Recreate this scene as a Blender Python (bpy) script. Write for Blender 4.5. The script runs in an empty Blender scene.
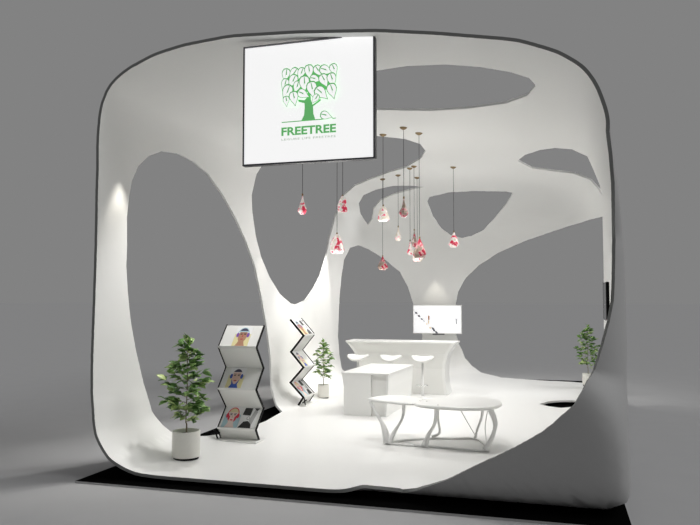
import bpy, bmesh, math, random
import numpy as np
from mathutils import Vector, Matrix
from mathutils.geometry import delaunay_2d_cdt
random.seed(7); RS = np.random.RandomState(3)
PI = math.pi
SC = bpy.context.scene
COL = SC.collection

PROFILE = [2.7906,2.7910,2.7917,2.7926,2.7938,2.7951,2.7967,2.7984,2.8004,2.8027,2.8051,2.8077,2.8106,2.8137,2.8171,2.8206,2.8244,2.8285,2.8327,2.8372,2.8420,2.8469,2.8521,2.8576,2.8633,2.8692,2.8754,2.8818,2.8885,2.8954,2.9026,2.9101,2.9178,2.9258,2.9340,2.9425,2.9512,2.9601,2.9691,2.9782,2.9874,2.9968,3.0063,3.0160,3.0260,3.0363,3.0469,3.0578,3.0689,3.0803,3.0919,3.1034,3.1149,3.1259,3.1366,3.1468,3.1566,3.1685,3.1805,3.1926,3.2049,3.2174,3.2300,3.2425,3.2543,3.2650,3.2740,3.2808,3.2856,3.2885,3.2900,3.2908,3.2911,3.2912,3.2909,3.2899,3.2876,3.2828,3.2746,3.2645,3.2528,3.2399,3.2265,3.2128,3.1989,3.1846,3.1694,3.1530,3.1350,3.1152,3.0940,3.0719,3.0492,3.0266,3.0040,2.9817,2.9596,2.9377,2.9160,2.8945,2.8734,2.8527,2.8325,2.8127,2.7934,2.7745,2.7562,2.7382,2.7207,2.7037,2.6870,2.6708,2.6549,2.6395,2.6244,2.6097,2.5953,2.5813,2.5677,2.5544,2.5414,2.5288,2.5164,2.5044,2.4926,2.4812,2.4701,2.4592,2.4486,2.4383,2.4283,2.4186,2.4091,2.3998,2.3908,2.3821,2.3736,2.3653,2.3573,2.3495,2.3419,2.3346,2.3275,2.3206,2.3139,2.3075,2.3012,2.2952,2.2894,2.2837,2.2783,2.2731,2.2680,2.2632,2.2585,2.2541,2.2498,2.2457,2.2418,2.2381,2.2346,2.2312,2.2280,2.2251,2.2222,2.2196,2.2171,2.2148,2.2127,2.2108,2.2090,2.2074,2.2060,2.2047,2.2036,2.2027,2.2019,2.2013,2.2009,2.2007,2.2006,2.2007,2.2009,2.2013,2.2019,2.2027,2.2036,2.2047,2.2060,2.2074,2.2090,2.2108,2.2127,2.2148,2.2171,2.2196,2.2222,2.2251,2.2280,2.2312,2.2346,2.2381,2.2418,2.2457,2.2498,2.2541,2.2585,2.2632,2.2680,2.2731,2.2783,2.2837,2.2894,2.2952,2.3012,2.3075,2.3139,2.3206,2.3275,2.3346,2.3420,2.3495,2.3573,2.3653,2.3736,2.3821,2.3908,2.3998,2.4091,2.4186,2.4283,2.4383,2.4486,2.4592,2.4701,2.4812,2.4926,2.5044,2.5164,2.5288,2.5414,2.5544,2.5677,2.5814,2.5954,2.6097,2.6244,2.6395,2.6550,2.6708,2.6870,2.7037,2.7207,2.7382,2.7562,2.7745,2.7934,2.8127,2.8325,2.8528,2.8736,2.8949,2.9168,2.9393,2.9623,2.9859,3.0102,3.0350,3.0605,3.0867,3.1136,3.1411,3.1695,3.1985,3.2284,3.2591,3.2906,3.3229,3.3558,3.3889,3.4214,3.4519,3.4783,3.4984,3.5097,3.5118,3.5058,3.4934,3.4765,3.4571,3.4366,3.4159,3.3954,3.3754,3.3559,3.3369,3.3183,3.3002,3.2826,3.2654,3.2487,3.2325,3.2167,3.2014,3.1867,3.1735,3.1607,3.1483,3.1362,3.1244,3.1130,3.1018,3.0910,3.0805,3.0703,3.0605,3.0509,3.0416,3.0325,3.0238,3.0153,3.0072,2.9992,2.9916,2.9842,2.9770,2.9700,2.9632,2.9564,2.9497,2.9430,2.9364,2.9299,2.9236,2.9174,2.9115,2.9058,2.9003,2.8951,2.8901,2.8854,2.8809,2.8766,2.8725,2.8687,2.8651,2.8617,2.8586,2.8556,2.8529,2.8504,2.8482,2.8461,2.8443,2.8426,2.8412,2.8400,2.8390,2.8383,2.8377,2.8374,2.8372,2.8373,2.8376,2.8381,2.8388,2.8396,2.8405,2.8414,2.8422,2.8427,2.8429,2.8430,2.8428,2.8427,2.8426,2.8427,2.8429,2.8434,2.8441,2.8450,2.8461,2.8474,2.8489,2.8507,2.8526,2.8548,2.8572,2.8598,2.8626,2.8655,2.8687,2.8720,2.8754,2.8791,2.8829,2.8869,2.8912,2.8957,2.9005,2.9056,2.9110,2.9169,2.9231,2.9298,2.9368,2.9441,2.9518,2.9601,2.9687,2.9775,2.9865,2.9956,3.0045,3.0131,3.0212,3.0286,3.0354,3.0418,3.0479,3.0541,3.0602,3.0664,3.0725,3.0783,3.0836,3.0881,3.0919,3.0949,3.0972,3.0990,3.1001,3.1003,3.0993,3.0969,3.0931,3.0880,3.0821,3.0757,3.0690,3.0622,3.0552,3.0476,3.0394,3.0303,3.0205,3.0100,2.9992,2.9884,2.9775,2.9665,2.9557,2.9452,2.9349,2.9248,2.9148,2.9048,2.8944,2.8835,2.8720,2.8600,2.8475,2.8348,2.8220,2.8094,2.7971,2.7850,2.7733,2.7618,2.7506,2.7398,2.7292,2.7189,2.7089,2.6992,2.6897,2.6805,2.6716,2.6629,2.6545,2.6464,2.6386,2.6310,2.6237,2.6166,2.6097,2.6030,2.5965,2.5900,2.5837,2.5774,2.5712,2.5652,2.5593,2.5537,2.5482,2.5429,2.5379,2.5331,2.5285,2.5241,2.5199,2.5159,2.5121,2.5085,2.5052,2.5020,2.4990,2.4962,2.4936,2.4912,2.4890,2.4870,2.4851,2.4834,2.4817,2.4801,2.4784,2.4767,2.4750,2.4733,2.4717,2.4702,2.4689,2.4678,2.4668,2.4661,2.4655,2.4651,2.4650,2.4650,2.4651,2.4655,2.4661,2.4668,2.4678,2.4689,2.4703,2.4718,2.4735,2.4754,2.4775,2.4798,2.4823,2.4849,2.4878,2.4909,2.4941,2.4976,2.5013,2.5052,2.5092,2.5135,2.5179,2.5225,2.5273,2.5321,2.5370,2.5420,2.5470,2.5522,2.5575,2.5630,2.5687,2.5746,2.5807,2.5871,2.5937,2.6005,2.6076,2.6149,2.6224,2.6302,2.6383,2.6466,2.6551,2.6639,2.6730,2.6823,2.6920,2.7018,2.7120,2.7225,2.7332,2.7441,2.7552,2.7664,2.7776,2.7885,2.7992,2.8097,2.8200,2.8302,2.8406,2.8511,2.8619,2.8730,2.8843,2.8960,2.9080,2.9203,2.9330,2.9459,2.9592,2.9728,2.9867,3.0006,3.0146,3.0284,3.0420,3.0553,3.0685,3.0816,3.0947,3.1081,3.1218,3.1357,3.1498,3.1640,3.1781,3.1918,3.2049,3.2174,3.2293,3.2409,3.2522,3.2637,3.2753,3.2872,3.2993,3.3114,3.3233,3.3343,3.3445,3.3538,3.3622,3.3700,3.3772,3.3840,3.3901,3.3952,3.3986,3.4001,3.3992,3.3962,3.3915,3.3856,3.3789,3.3715,3.3631,3.3535,3.3426,3.3303,3.3170,3.3030,3.2887,3.2743,3.2601,3.2460,3.2319,3.2177,3.2033,3.1887,3.1740,3.1592,3.1444,3.1299,3.1157,3.1018,3.0882,3.0750,3.0620,3.0494,3.0373,3.0263,3.0155,3.0051,2.9949,2.9851,2.9755,2.9662,2.9571,2.9483,2.9397,2.9313,2.9231,2.9151,2.9074,2.8999,2.8927,2.8857,2.8789,2.8725,2.8662,2.8603,2.8545,2.8490,2.8438,2.8388,2.8340,2.8294,2.8251,2.8211,2.8172,2.8136,2.8103,2.8073,2.8045,2.8020,2.7998,2.7978,2.7961,2.7946,2.7933,2.7923,2.7915,2.7908,2.7905,2.7903,2.7903]
HOLES = {
'A':'-0.908,-0.402,0.120 -0.905,-0.402,0.138 -0.903,-0.401,0.156 -0.900,-0.400,0.174 -0.897,-0.399,0.192 -0.893,-0.398,0.209 -0.890,-0.397,0.226 -0.887,-0.393,0.243 -0.884,-0.389,0.259 -0.881,-0.385,0.275 -0.878,-0.381,0.290 -0.874,-0.377,0.306 -0.870,-0.370,0.324 -0.866,-0.364,0.343 -0.862,-0.357,0.361 -0.860,-0.347,0.375 -0.858,-0.336,0.390 -0.855,-0.325,0.404 -0.852,-0.314,0.418 -0.852,-0.290,0.436 -0.851,-0.266,0.454 -0.848,-0.241,0.471 -0.849,-0.211,0.484 -0.849,-0.180,0.497 -0.847,-0.149,0.510 -0.849,-0.117,0.515 -0.850,-0.084,0.520 -0.850,-0.050,0.524 -0.849,-0.016,0.528 -0.850,0.014,0.526 -0.850,0.044,0.524 -0.850,0.075,0.521 -0.849,0.107,0.518 -0.848,0.141,0.510 -0.847,0.176,0.501 -0.845,0.212,0.492 -0.841,0.247,0.481 -0.841,0.272,0.469 -0.840,0.296,0.455 -0.838,0.321,0.442 -0.836,0.345,0.428 -0.833,0.369,0.413 -0.829,0.392,0.398 -0.827,0.413,0.382 -0.824,0.434,0.365 -0.820,0.454,0.348 -0.816,0.475,0.331 -0.811,0.495,0.313 -0.805,0.515,0.295 -0.801,0.531,0.277 -0.796,0.546,0.260 -0.791,0.561,0.242 -0.786,0.576,0.224 -0.780,0.591,0.206 -0.774,0.605,0.188 -0.769,0.616,0.169 -0.764,0.628,0.151 -0.758,0.639,0.132 -0.752,0.650,0.114 -0.745,0.660,0.096 -0.738,0.670,0.078 -0.734,0.677,0.058 -0.729,0.683,0.039 -0.724,0.689,0.019 -0.719,0.695,0.000 -0.714,0.700,-0.019 -0.708,0.705,-0.038 -0.702,0.710,-0.056 -0.697,0.714,-0.075 -0.691,0.717,-0.093 -0.685,0.720,-0.111 -0.680,0.722,-0.128 -0.674,0.725,-0.146 -0.667,0.727,-0.163 -0.661,0.728,-0.180 -0.655,0.729,-0.199 -0.649,0.729,-0.217 -0.642,0.729,-0.236 -0.636,0.729,-0.254 -0.630,0.728,-0.272 -0.623,0.726,-0.289 -0.617,0.725,-0.307 -0.613,0.720,-0.324 -0.610,0.715,-0.342 -0.606,0.710,-0.358 -0.602,0.705,-0.375 -0.599,0.698,-0.393 -0.597,0.688,-0.414 -0.591,0.681,-0.432 -0.587,0.673,-0.451 -0.583,0.661,-0.472 -0.580,0.644,-0.499 -0.571,0.636,-0.519 -0.562,0.624,-0.543 -0.579,0.589,-0.565 -0.595,0.550,-0.586 -0.610,0.509,-0.607 -0.624,0.466,-0.627 -0.638,0.428,-0.640 -0.650,0.389,-0.653 -0.662,0.348,-0.664 -0.672,0.307,-0.674 -0.682,0.277,-0.677 -0.691,0.246,-0.679 -0.700,0.214,-0.681 -0.708,0.183,-0.682 -0.715,0.151,-0.683 -0.722,0.124,-0.681 -0.728,0.096,-0.679 -0.734,0.069,-0.676 -0.739,0.041,-0.673 -0.743,0.014,-0.669 -0.748,-0.007,-0.664 -0.752,-0.027,-0.659 -0.756,-0.048,-0.653 -0.759,-0.068,-0.647 -0.765,-0.082,-0.639 -0.770,-0.097,-0.631 -0.774,-0.114,-0.622 -0.781,-0.126,-0.612 -0.786,-0.141,-0.602 -0.792,-0.147,-0.592 -0.798,-0.155,-0.582 -0.804,-0.163,-0.572 -0.811,-0.169,-0.560 -0.818,-0.177,-0.548 -0.824,-0.187,-0.535 -0.828,-0.194,-0.526 -0.832,-0.202,-0.517 -0.840,-0.209,-0.501 -0.847,-0.217,-0.485 -0.854,-0.226,-0.469 -0.860,-0.234,-0.453 -0.867,-0.242,-0.436 -0.872,-0.252,-0.419 -0.878,-0.260,-0.403 -0.882,-0.269,-0.386 -0.887,-0.278,-0.369 -0.891,-0.286,-0.352 -0.895,-0.295,-0.335 -0.898,-0.304,-0.317 -0.901,-0.313,-0.299 -0.904,-0.321,-0.283 -0.906,-0.328,-0.266 -0.909,-0.335,-0.250 -0.910,-0.342,-0.233 -0.912,-0.349,-0.216 -0.913,-0.356,-0.199 -0.914,-0.362,-0.182 -0.915,-0.367,-0.165 -0.917,-0.372,-0.148 -0.917,-0.376,-0.131 -0.918,-0.380,-0.114 -0.918,-0.384,-0.097 -0.918,-0.388,-0.080 -0.918,-0.392,-0.063 -0.918,-0.394,-0.046 -0.917,-0.397,-0.029 -0.917,-0.399,-0.012 -0.916,-0.401,0.005 -0.915,-0.403,0.021 -0.914,-0.405,0.038 -0.913,-0.405,0.054 -0.912,-0.404,0.071 -0.911,-0.404,0.087 -0.909,-0.403,0.104',
'B':'-0.632,0.609,0.479 -0.646,0.605,0.465 -0.661,0.599,0.452 -0.669,0.600,0.438 -0.678,0.601,0.423 -0.686,0.602,0.409 -0.695,0.601,0.394 -0.704,0.600,0.379 -0.708,0.605,0.363 -0.712,0.610,0.347 -0.716,0.615,0.330 -0.719,0.620,0.313 -0.720,0.629,0.293 -0.721,0.637,0.272 -0.721,0.645,0.252 -0.721,0.653,0.231 -0.721,0.661,0.210 -0.718,0.669,0.191 -0.715,0.678,0.173 -0.711,0.686,0.155 -0.707,0.694,0.136 -0.703,0.701,0.118 -0.695,0.712,0.099 -0.686,0.723,0.081 -0.678,0.733,0.063 -0.669,0.742,0.045 -0.660,0.751,0.028 -0.646,0.763,0.010 -0.632,0.775,-0.007 -0.618,0.786,-0.024 -0.604,0.796,-0.040 -0.585,0.809,-0.052 -0.566,0.822,-0.062 -0.548,0.833,-0.072 -0.535,0.842,-0.073 -0.522,0.850,-0.073 -0.508,0.859,-0.066 -0.495,0.867,-0.060 -0.481,0.875,-0.053 -0.470,0.882,-0.039 -0.458,0.889,-0.024 -0.447,0.895,-0.010 -0.440,0.898,0.002 -0.433,0.901,0.013 -0.426,0.904,0.025 -0.419,0.907,0.037 -0.414,0.909,0.051 -0.409,0.910,0.065 -0.404,0.911,0.079 -0.399,0.912,0.093 -0.395,0.912,0.108 -0.391,0.912,0.123 -0.387,0.912,0.137 -0.384,0.911,0.151 -0.379,0.911,0.164 -0.374,0.911,0.176 -0.369,0.910,0.189 -0.364,0.909,0.201 -0.360,0.908,0.213 -0.355,0.907,0.225 -0.349,0.907,0.237 -0.343,0.906,0.249 -0.337,0.904,0.262 -0.332,0.902,0.276 -0.323,0.903,0.284 -0.313,0.904,0.292 -0.304,0.904,0.301 -0.295,0.904,0.310 -0.283,0.906,0.315 -0.271,0.908,0.321 -0.259,0.909,0.327 -0.247,0.910,0.333 -0.232,0.911,0.340 -0.217,0.912,0.347 -0.202,0.913,0.355 -0.186,0.913,0.363 -0.171,0.914,0.369 -0.157,0.913,0.376 -0.141,0.913,0.383 -0.125,0.912,0.391 -0.110,0.908,0.405 -0.094,0.903,0.419 -0.077,0.898,0.433 -0.060,0.892,0.449 -0.041,0.878,0.477 -0.020,0.862,0.507 -0.020,0.844,0.536 -0.020,0.824,0.566 -0.032,0.816,0.577 -0.044,0.808,0.588 -0.056,0.799,0.599 -0.069,0.789,0.610 -0.088,0.784,0.614 -0.106,0.778,0.619 -0.125,0.772,0.623 -0.144,0.765,0.627 -0.163,0.758,0.631 -0.182,0.751,0.635 -0.201,0.748,0.633 -0.221,0.744,0.630 -0.241,0.741,0.627 -0.260,0.737,0.624 -0.279,0.732,0.622 -0.297,0.726,0.621 -0.316,0.718,0.620 -0.334,0.711,0.619 -0.352,0.707,0.614 -0.369,0.703,0.608 -0.386,0.698,0.603 -0.403,0.693,0.598 -0.420,0.687,0.593 -0.437,0.680,0.589 -0.454,0.672,0.585 -0.470,0.664,0.582 -0.486,0.655,0.578 -0.502,0.652,0.569 -0.517,0.647,0.560 -0.533,0.642,0.552 -0.548,0.636,0.544 -0.563,0.629,0.536 -0.579,0.620,0.530 -0.591,0.621,0.515 -0.604,0.620,0.501 -0.617,0.616,0.490',
'E':'0.071,-0.221,0.973 0.094,-0.230,0.969 0.116,-0.239,0.964 0.138,-0.248,0.959 0.160,-0.256,0.953 0.181,-0.265,0.947 0.203,-0.275,0.940 0.224,-0.286,0.932 0.246,-0.291,0.924 0.268,-0.297,0.917 0.289,-0.302,0.909 0.309,-0.307,0.900 0.330,-0.311,0.891 0.349,-0.316,0.882 0.368,-0.320,0.873 0.386,-0.324,0.864 0.404,-0.322,0.856 0.422,-0.321,0.848 0.439,-0.320,0.839 0.456,-0.320,0.830 0.473,-0.319,0.821 0.489,-0.318,0.812 0.504,-0.317,0.803 0.518,-0.312,0.796 0.531,-0.306,0.790 0.544,-0.301,0.783 0.557,-0.295,0.776 0.570,-0.290,0.769 0.582,-0.284,0.762 0.594,-0.279,0.755 0.608,-0.265,0.749 0.621,-0.252,0.742 0.635,-0.242,0.734 0.648,-0.235,0.725 0.657,-0.210,0.724 0.665,-0.185,0.723 0.673,-0.159,0.722 0.668,-0.099,0.737 0.660,-0.036,0.750 0.649,0.027,0.761 0.634,0.062,0.771 0.618,0.096,0.780 0.601,0.130,0.789 0.583,0.164,0.796 0.563,0.199,0.802 0.542,0.221,0.811 0.520,0.244,0.818 0.497,0.267,0.825 0.474,0.290,0.832 0.449,0.313,0.837 0.423,0.336,0.841 0.397,0.358,0.845 0.370,0.379,0.848 0.346,0.391,0.853 0.321,0.403,0.857 0.295,0.415,0.860 0.269,0.427,0.863 0.243,0.439,0.865 0.216,0.450,0.867 0.190,0.460,0.867 0.163,0.468,0.868 0.140,0.469,0.872 0.117,0.469,0.876 0.093,0.468,0.879 0.069,0.468,0.881 0.045,0.467,0.883 0.021,0.466,0.885 -0.003,0.464,0.886 -0.028,0.463,0.886 -0.053,0.461,0.886 -0.078,0.459,0.885 -0.103,0.456,0.884 -0.120,0.443,0.889 -0.138,0.428,0.893 -0.156,0.412,0.898 -0.173,0.396,0.902 -0.191,0.380,0.905 -0.199,0.339,0.919 -0.206,0.298,0.932 -0.213,0.256,0.943 -0.203,0.177,0.963 -0.192,0.097,0.976 -0.169,0.041,0.985 -0.146,-0.015,0.989 -0.123,-0.071,0.990 -0.094,-0.105,0.990 -0.065,-0.138,0.988 -0.037,-0.169,0.985 -0.009,-0.183,0.983 0.018,-0.196,0.980 0.044,-0.209,0.977',
'I':'0.272,0.862,0.428 0.303,0.841,0.448 0.335,0.818,0.468 0.357,0.804,0.476 0.380,0.789,0.483 0.402,0.773,0.491 0.426,0.755,0.499 0.447,0.740,0.502 0.469,0.724,0.506 0.493,0.705,0.510 0.516,0.686,0.514 0.536,0.672,0.512 0.557,0.656,0.510 0.580,0.636,0.509 0.607,0.610,0.509 0.623,0.602,0.500 0.640,0.589,0.492 0.665,0.567,0.487 0.700,0.526,0.483 0.699,0.544,0.464 0.705,0.552,0.446 0.718,0.548,0.430 0.728,0.546,0.415 0.741,0.539,0.401 0.765,0.514,0.389 0.807,0.454,0.378 0.827,0.427,0.366 0.844,0.403,0.354 0.859,0.381,0.341 0.807,0.475,0.350 0.744,0.567,0.353 0.654,0.669,0.352 0.603,0.714,0.356 0.564,0.743,0.361 0.512,0.781,0.356 0.477,0.804,0.355 0.454,0.816,0.357 0.437,0.824,0.361 0.412,0.837,0.361 0.392,0.846,0.361 0.374,0.854,0.363 0.357,0.860,0.364 0.341,0.866,0.366 0.324,0.871,0.368 0.309,0.875,0.372 0.296,0.878,0.376 0.283,0.881,0.380 0.280,0.877,0.391 0.278,0.872,0.403 0.275,0.867,0.415',
'H':'-0.098,0.966,0.240 -0.093,0.964,0.248 -0.088,0.963,0.256 -0.074,0.963,0.260 -0.059,0.963,0.263 -0.045,0.963,0.267 -0.030,0.962,0.271 -0.017,0.962,0.272 -0.004,0.962,0.272 0.008,0.962,0.273 0.020,0.962,0.273 0.031,0.961,0.274 0.043,0.961,0.274 0.054,0.960,0.273 0.065,0.960,0.273 0.077,0.959,0.272 0.088,0.958,0.272 0.100,0.957,0.271 0.111,0.956,0.270 0.123,0.955,0.270 0.131,0.955,0.267 0.139,0.954,0.264 0.126,0.960,0.250 0.115,0.965,0.237 0.105,0.969,0.225 0.095,0.972,0.215 0.086,0.975,0.205 0.077,0.978,0.195 0.069,0.980,0.185 0.061,0.982,0.177 0.054,0.984,0.170 0.047,0.986,0.162 0.041,0.987,0.155 0.031,0.988,0.150 0.022,0.989,0.146 0.013,0.990,0.141 0.002,0.990,0.139 -0.011,0.991,0.136 -0.021,0.990,0.139 -0.031,0.989,0.141 -0.042,0.989,0.144 -0.050,0.987,0.151 -0.059,0.986,0.157 -0.067,0.984,0.164 -0.074,0.982,0.174 -0.080,0.980,0.185 -0.087,0.977,0.195 -0.090,0.974,0.206 -0.093,0.972,0.217 -0.096,0.969,0.228',
'G':'-0.096,0.951,0.293 -0.109,0.949,0.295 -0.122,0.947,0.297 -0.136,0.945,0.299 -0.148,0.943,0.299 -0.160,0.941,0.300 -0.172,0.938,0.300 -0.185,0.936,0.300 -0.198,0.934,0.297 -0.210,0.932,0.294 -0.223,0.930,0.291 -0.235,0.928,0.288 -0.247,0.927,0.283 -0.259,0.925,0.277 -0.271,0.923,0.272 -0.279,0.925,0.258 -0.286,0.926,0.245 -0.285,0.930,0.234 -0.284,0.932,0.223 -0.283,0.935,0.213 -0.277,0.940,0.201 -0.270,0.944,0.189 -0.264,0.948,0.178 -0.257,0.948,0.186 -0.251,0.948,0.194 -0.249,0.947,0.204 -0.247,0.945,0.214 -0.245,0.943,0.225 -0.238,0.943,0.233 -0.231,0.942,0.242 -0.224,0.942,0.250 -0.212,0.943,0.255 -0.201,0.944,0.260 -0.189,0.945,0.266 -0.177,0.947,0.270 -0.164,0.948,0.274 -0.152,0.949,0.278 -0.139,0.949,0.282 -0.125,0.950,0.285 -0.110,0.951,0.289',
'Cc':'-0.354,0.930,-0.101 -0.354,0.931,-0.087 -0.354,0.932,-0.074 -0.354,0.933,-0.060 -0.353,0.934,-0.047 -0.353,0.935,-0.033 -0.352,0.936,-0.020 -0.351,0.936,-0.007 -0.349,0.937,0.006 -0.348,0.937,0.019 -0.347,0.937,0.032 -0.345,0.938,0.045 -0.342,0.938,0.058 -0.340,0.938,0.070 -0.338,0.938,0.083 -0.331,0.939,0.095 -0.324,0.940,0.106 -0.318,0.941,0.118 -0.305,0.945,0.121 -0.292,0.948,0.124 -0.282,0.952,0.120 -0.273,0.955,0.115 -0.264,0.958,0.111 -0.254,0.961,0.104 -0.245,0.964,0.098 -0.236,0.967,0.092 -0.227,0.970,0.085 -0.218,0.973,0.079 -0.209,0.975,0.071 -0.200,0.978,0.062 -0.191,0.980,0.054 -0.181,0.982,0.046 -0.176,0.984,0.035 -0.171,0.985,0.025 -0.165,0.986,0.014 -0.160,0.987,0.004 -0.156,0.988,-0.009 -0.152,0.988,-0.022 -0.148,0.988,-0.035 -0.144,0.988,-0.048 -0.140,0.988,-0.059 -0.137,0.988,-0.070 -0.133,0.988,-0.081 -0.130,0.987,-0.091 -0.127,0.986,-0.104 -0.123,0.985,-0.117 -0.120,0.984,-0.129 -0.121,0.982,-0.141 -0.123,0.980,-0.154 -0.124,0.978,-0.166 -0.132,0.975,-0.176 -0.139,0.972,-0.187 -0.147,0.969,-0.198 -0.157,0.966,-0.203 -0.168,0.964,-0.209 -0.178,0.960,-0.215 -0.188,0.957,-0.221 -0.198,0.954,-0.224 -0.208,0.951,-0.227 -0.219,0.948,-0.230 -0.229,0.945,-0.234 -0.239,0.941,-0.238 -0.251,0.938,-0.239 -0.262,0.934,-0.241 -0.273,0.931,-0.243 -0.285,0.926,-0.246 -0.297,0.922,-0.249 -0.310,0.918,-0.249 -0.323,0.913,-0.251 -0.329,0.912,-0.247 -0.335,0.910,-0.243 -0.339,0.913,-0.228 -0.342,0.915,-0.215 -0.346,0.916,-0.202 -0.348,0.918,-0.190 -0.350,0.920,-0.176 -0.352,0.922,-0.162 -0.354,0.923,-0.149 -0.354,0.925,-0.137 -0.354,0.927,-0.125 -0.354,0.928,-0.113',
'Dd':'0.748,0.613,0.254 0.564,0.794,0.226 0.425,0.883,0.201 0.358,0.915,0.187 0.322,0.930,0.179 0.296,0.940,0.172 0.275,0.947,0.167 0.258,0.952,0.163 0.243,0.957,0.159 0.230,0.961,0.155 0.218,0.964,0.151 0.206,0.967,0.148 0.195,0.970,0.144 0.185,0.973,0.141 0.175,0.975,0.137 0.165,0.977,0.134 0.155,0.979,0.130 0.145,0.981,0.127 0.135,0.983,0.123 0.125,0.985,0.118 0.115,0.987,0.114 0.105,0.989,0.109 0.094,0.990,0.104 0.084,0.992,0.099 0.074,0.993,0.094 0.065,0.994,0.088 0.056,0.995,0.081 0.048,0.996,0.075 0.039,0.997,0.069 0.030,0.998,0.063 0.022,0.998,0.054 0.014,0.999,0.045 0.006,0.999,0.037 -0.002,1.000,0.028 -0.008,1.000,0.019 -0.013,1.000,0.010 -0.018,1.000,0.000 -0.023,1.000,-0.009 -0.026,0.999,-0.021 -0.028,0.999,-0.033 -0.031,0.999,-0.045 -0.031,0.998,-0.055 -0.032,0.997,-0.065 -0.033,0.997,-0.076 -0.033,0.996,-0.086 -0.032,0.995,-0.098 -0.031,0.993,-0.111 -0.030,0.992,-0.123 -0.026,0.990,-0.135 -0.023,0.989,-0.147 -0.018,0.987,-0.157 -0.014,0.986,-0.166 -0.010,0.984,-0.176 -0.006,0.983,-0.186 0.001,0.981,-0.192 0.006,0.980,-0.199 0.012,0.978,-0.206 0.020,0.977,-0.212 0.027,0.975,-0.218 0.036,0.974,-0.225 0.046,0.973,-0.228 0.057,0.971,-0.231 0.067,0.970,-0.234 0.078,0.968,-0.237 0.089,0.966,-0.241 0.101,0.965,-0.241 0.112,0.964,-0.242 0.124,0.962,-0.243 0.135,0.961,-0.243 0.146,0.959,-0.244 0.158,0.957,-0.244 0.169,0.955,-0.244 0.180,0.953,-0.245 0.191,0.951,-0.245 0.202,0.948,-0.245 0.212,0.946,-0.244 0.223,0.944,-0.244 0.233,0.941,-0.244 0.244,0.939,-0.244 0.255,0.936,-0.244 0.264,0.933,-0.245 0.274,0.930,-0.245 0.283,0.927,-0.246 0.293,0.924,-0.247 0.299,0.922,-0.245 0.307,0.920,-0.244 0.323,0.914,-0.246 0.334,0.912,-0.239 0.364,0.900,-0.239 0.405,0.881,-0.242 0.420,0.876,-0.235 0.430,0.874,-0.226 0.431,0.877,-0.213 0.431,0.880,-0.200 0.431,0.883,-0.187 0.431,0.885,-0.174 0.431,0.888,-0.161 0.431,0.890,-0.148 0.431,0.892,-0.135 0.430,0.895,-0.121 0.431,0.896,-0.108 0.433,0.896,-0.094 0.436,0.896,-0.081 0.439,0.896,-0.068 0.441,0.896,-0.054 0.444,0.895,-0.040 0.447,0.894,-0.027 0.450,0.893,-0.013 0.452,0.892,0.001 0.455,0.890,0.015 0.459,0.888,0.029 0.467,0.883,0.043 0.482,0.874,0.059 0.501,0.862,0.075 0.522,0.848,0.092 0.546,0.831,0.109 0.572,0.811,0.128 0.599,0.787,0.147 0.627,0.761,0.167 0.657,0.730,0.188 0.688,0.695,0.210 0.718,0.656,0.232',
'K':'0.312,0.863,-0.397 0.314,0.868,-0.384 0.315,0.874,-0.371 0.322,0.873,-0.366 0.329,0.873,-0.361 0.336,0.872,-0.356 0.345,0.870,-0.353 0.354,0.867,-0.351 0.362,0.865,-0.348 0.372,0.860,-0.349 0.381,0.856,-0.350 0.390,0.851,-0.350 0.413,0.836,-0.361 0.420,0.826,-0.377 0.415,0.825,-0.383 0.410,0.825,-0.390 0.405,0.824,-0.397 0.400,0.824,-0.401 0.395,0.824,-0.406 0.390,0.824,-0.410 0.377,0.831,-0.410 0.364,0.837,-0.409 0.351,0.843,-0.408 0.332,0.853,-0.403',
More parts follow.
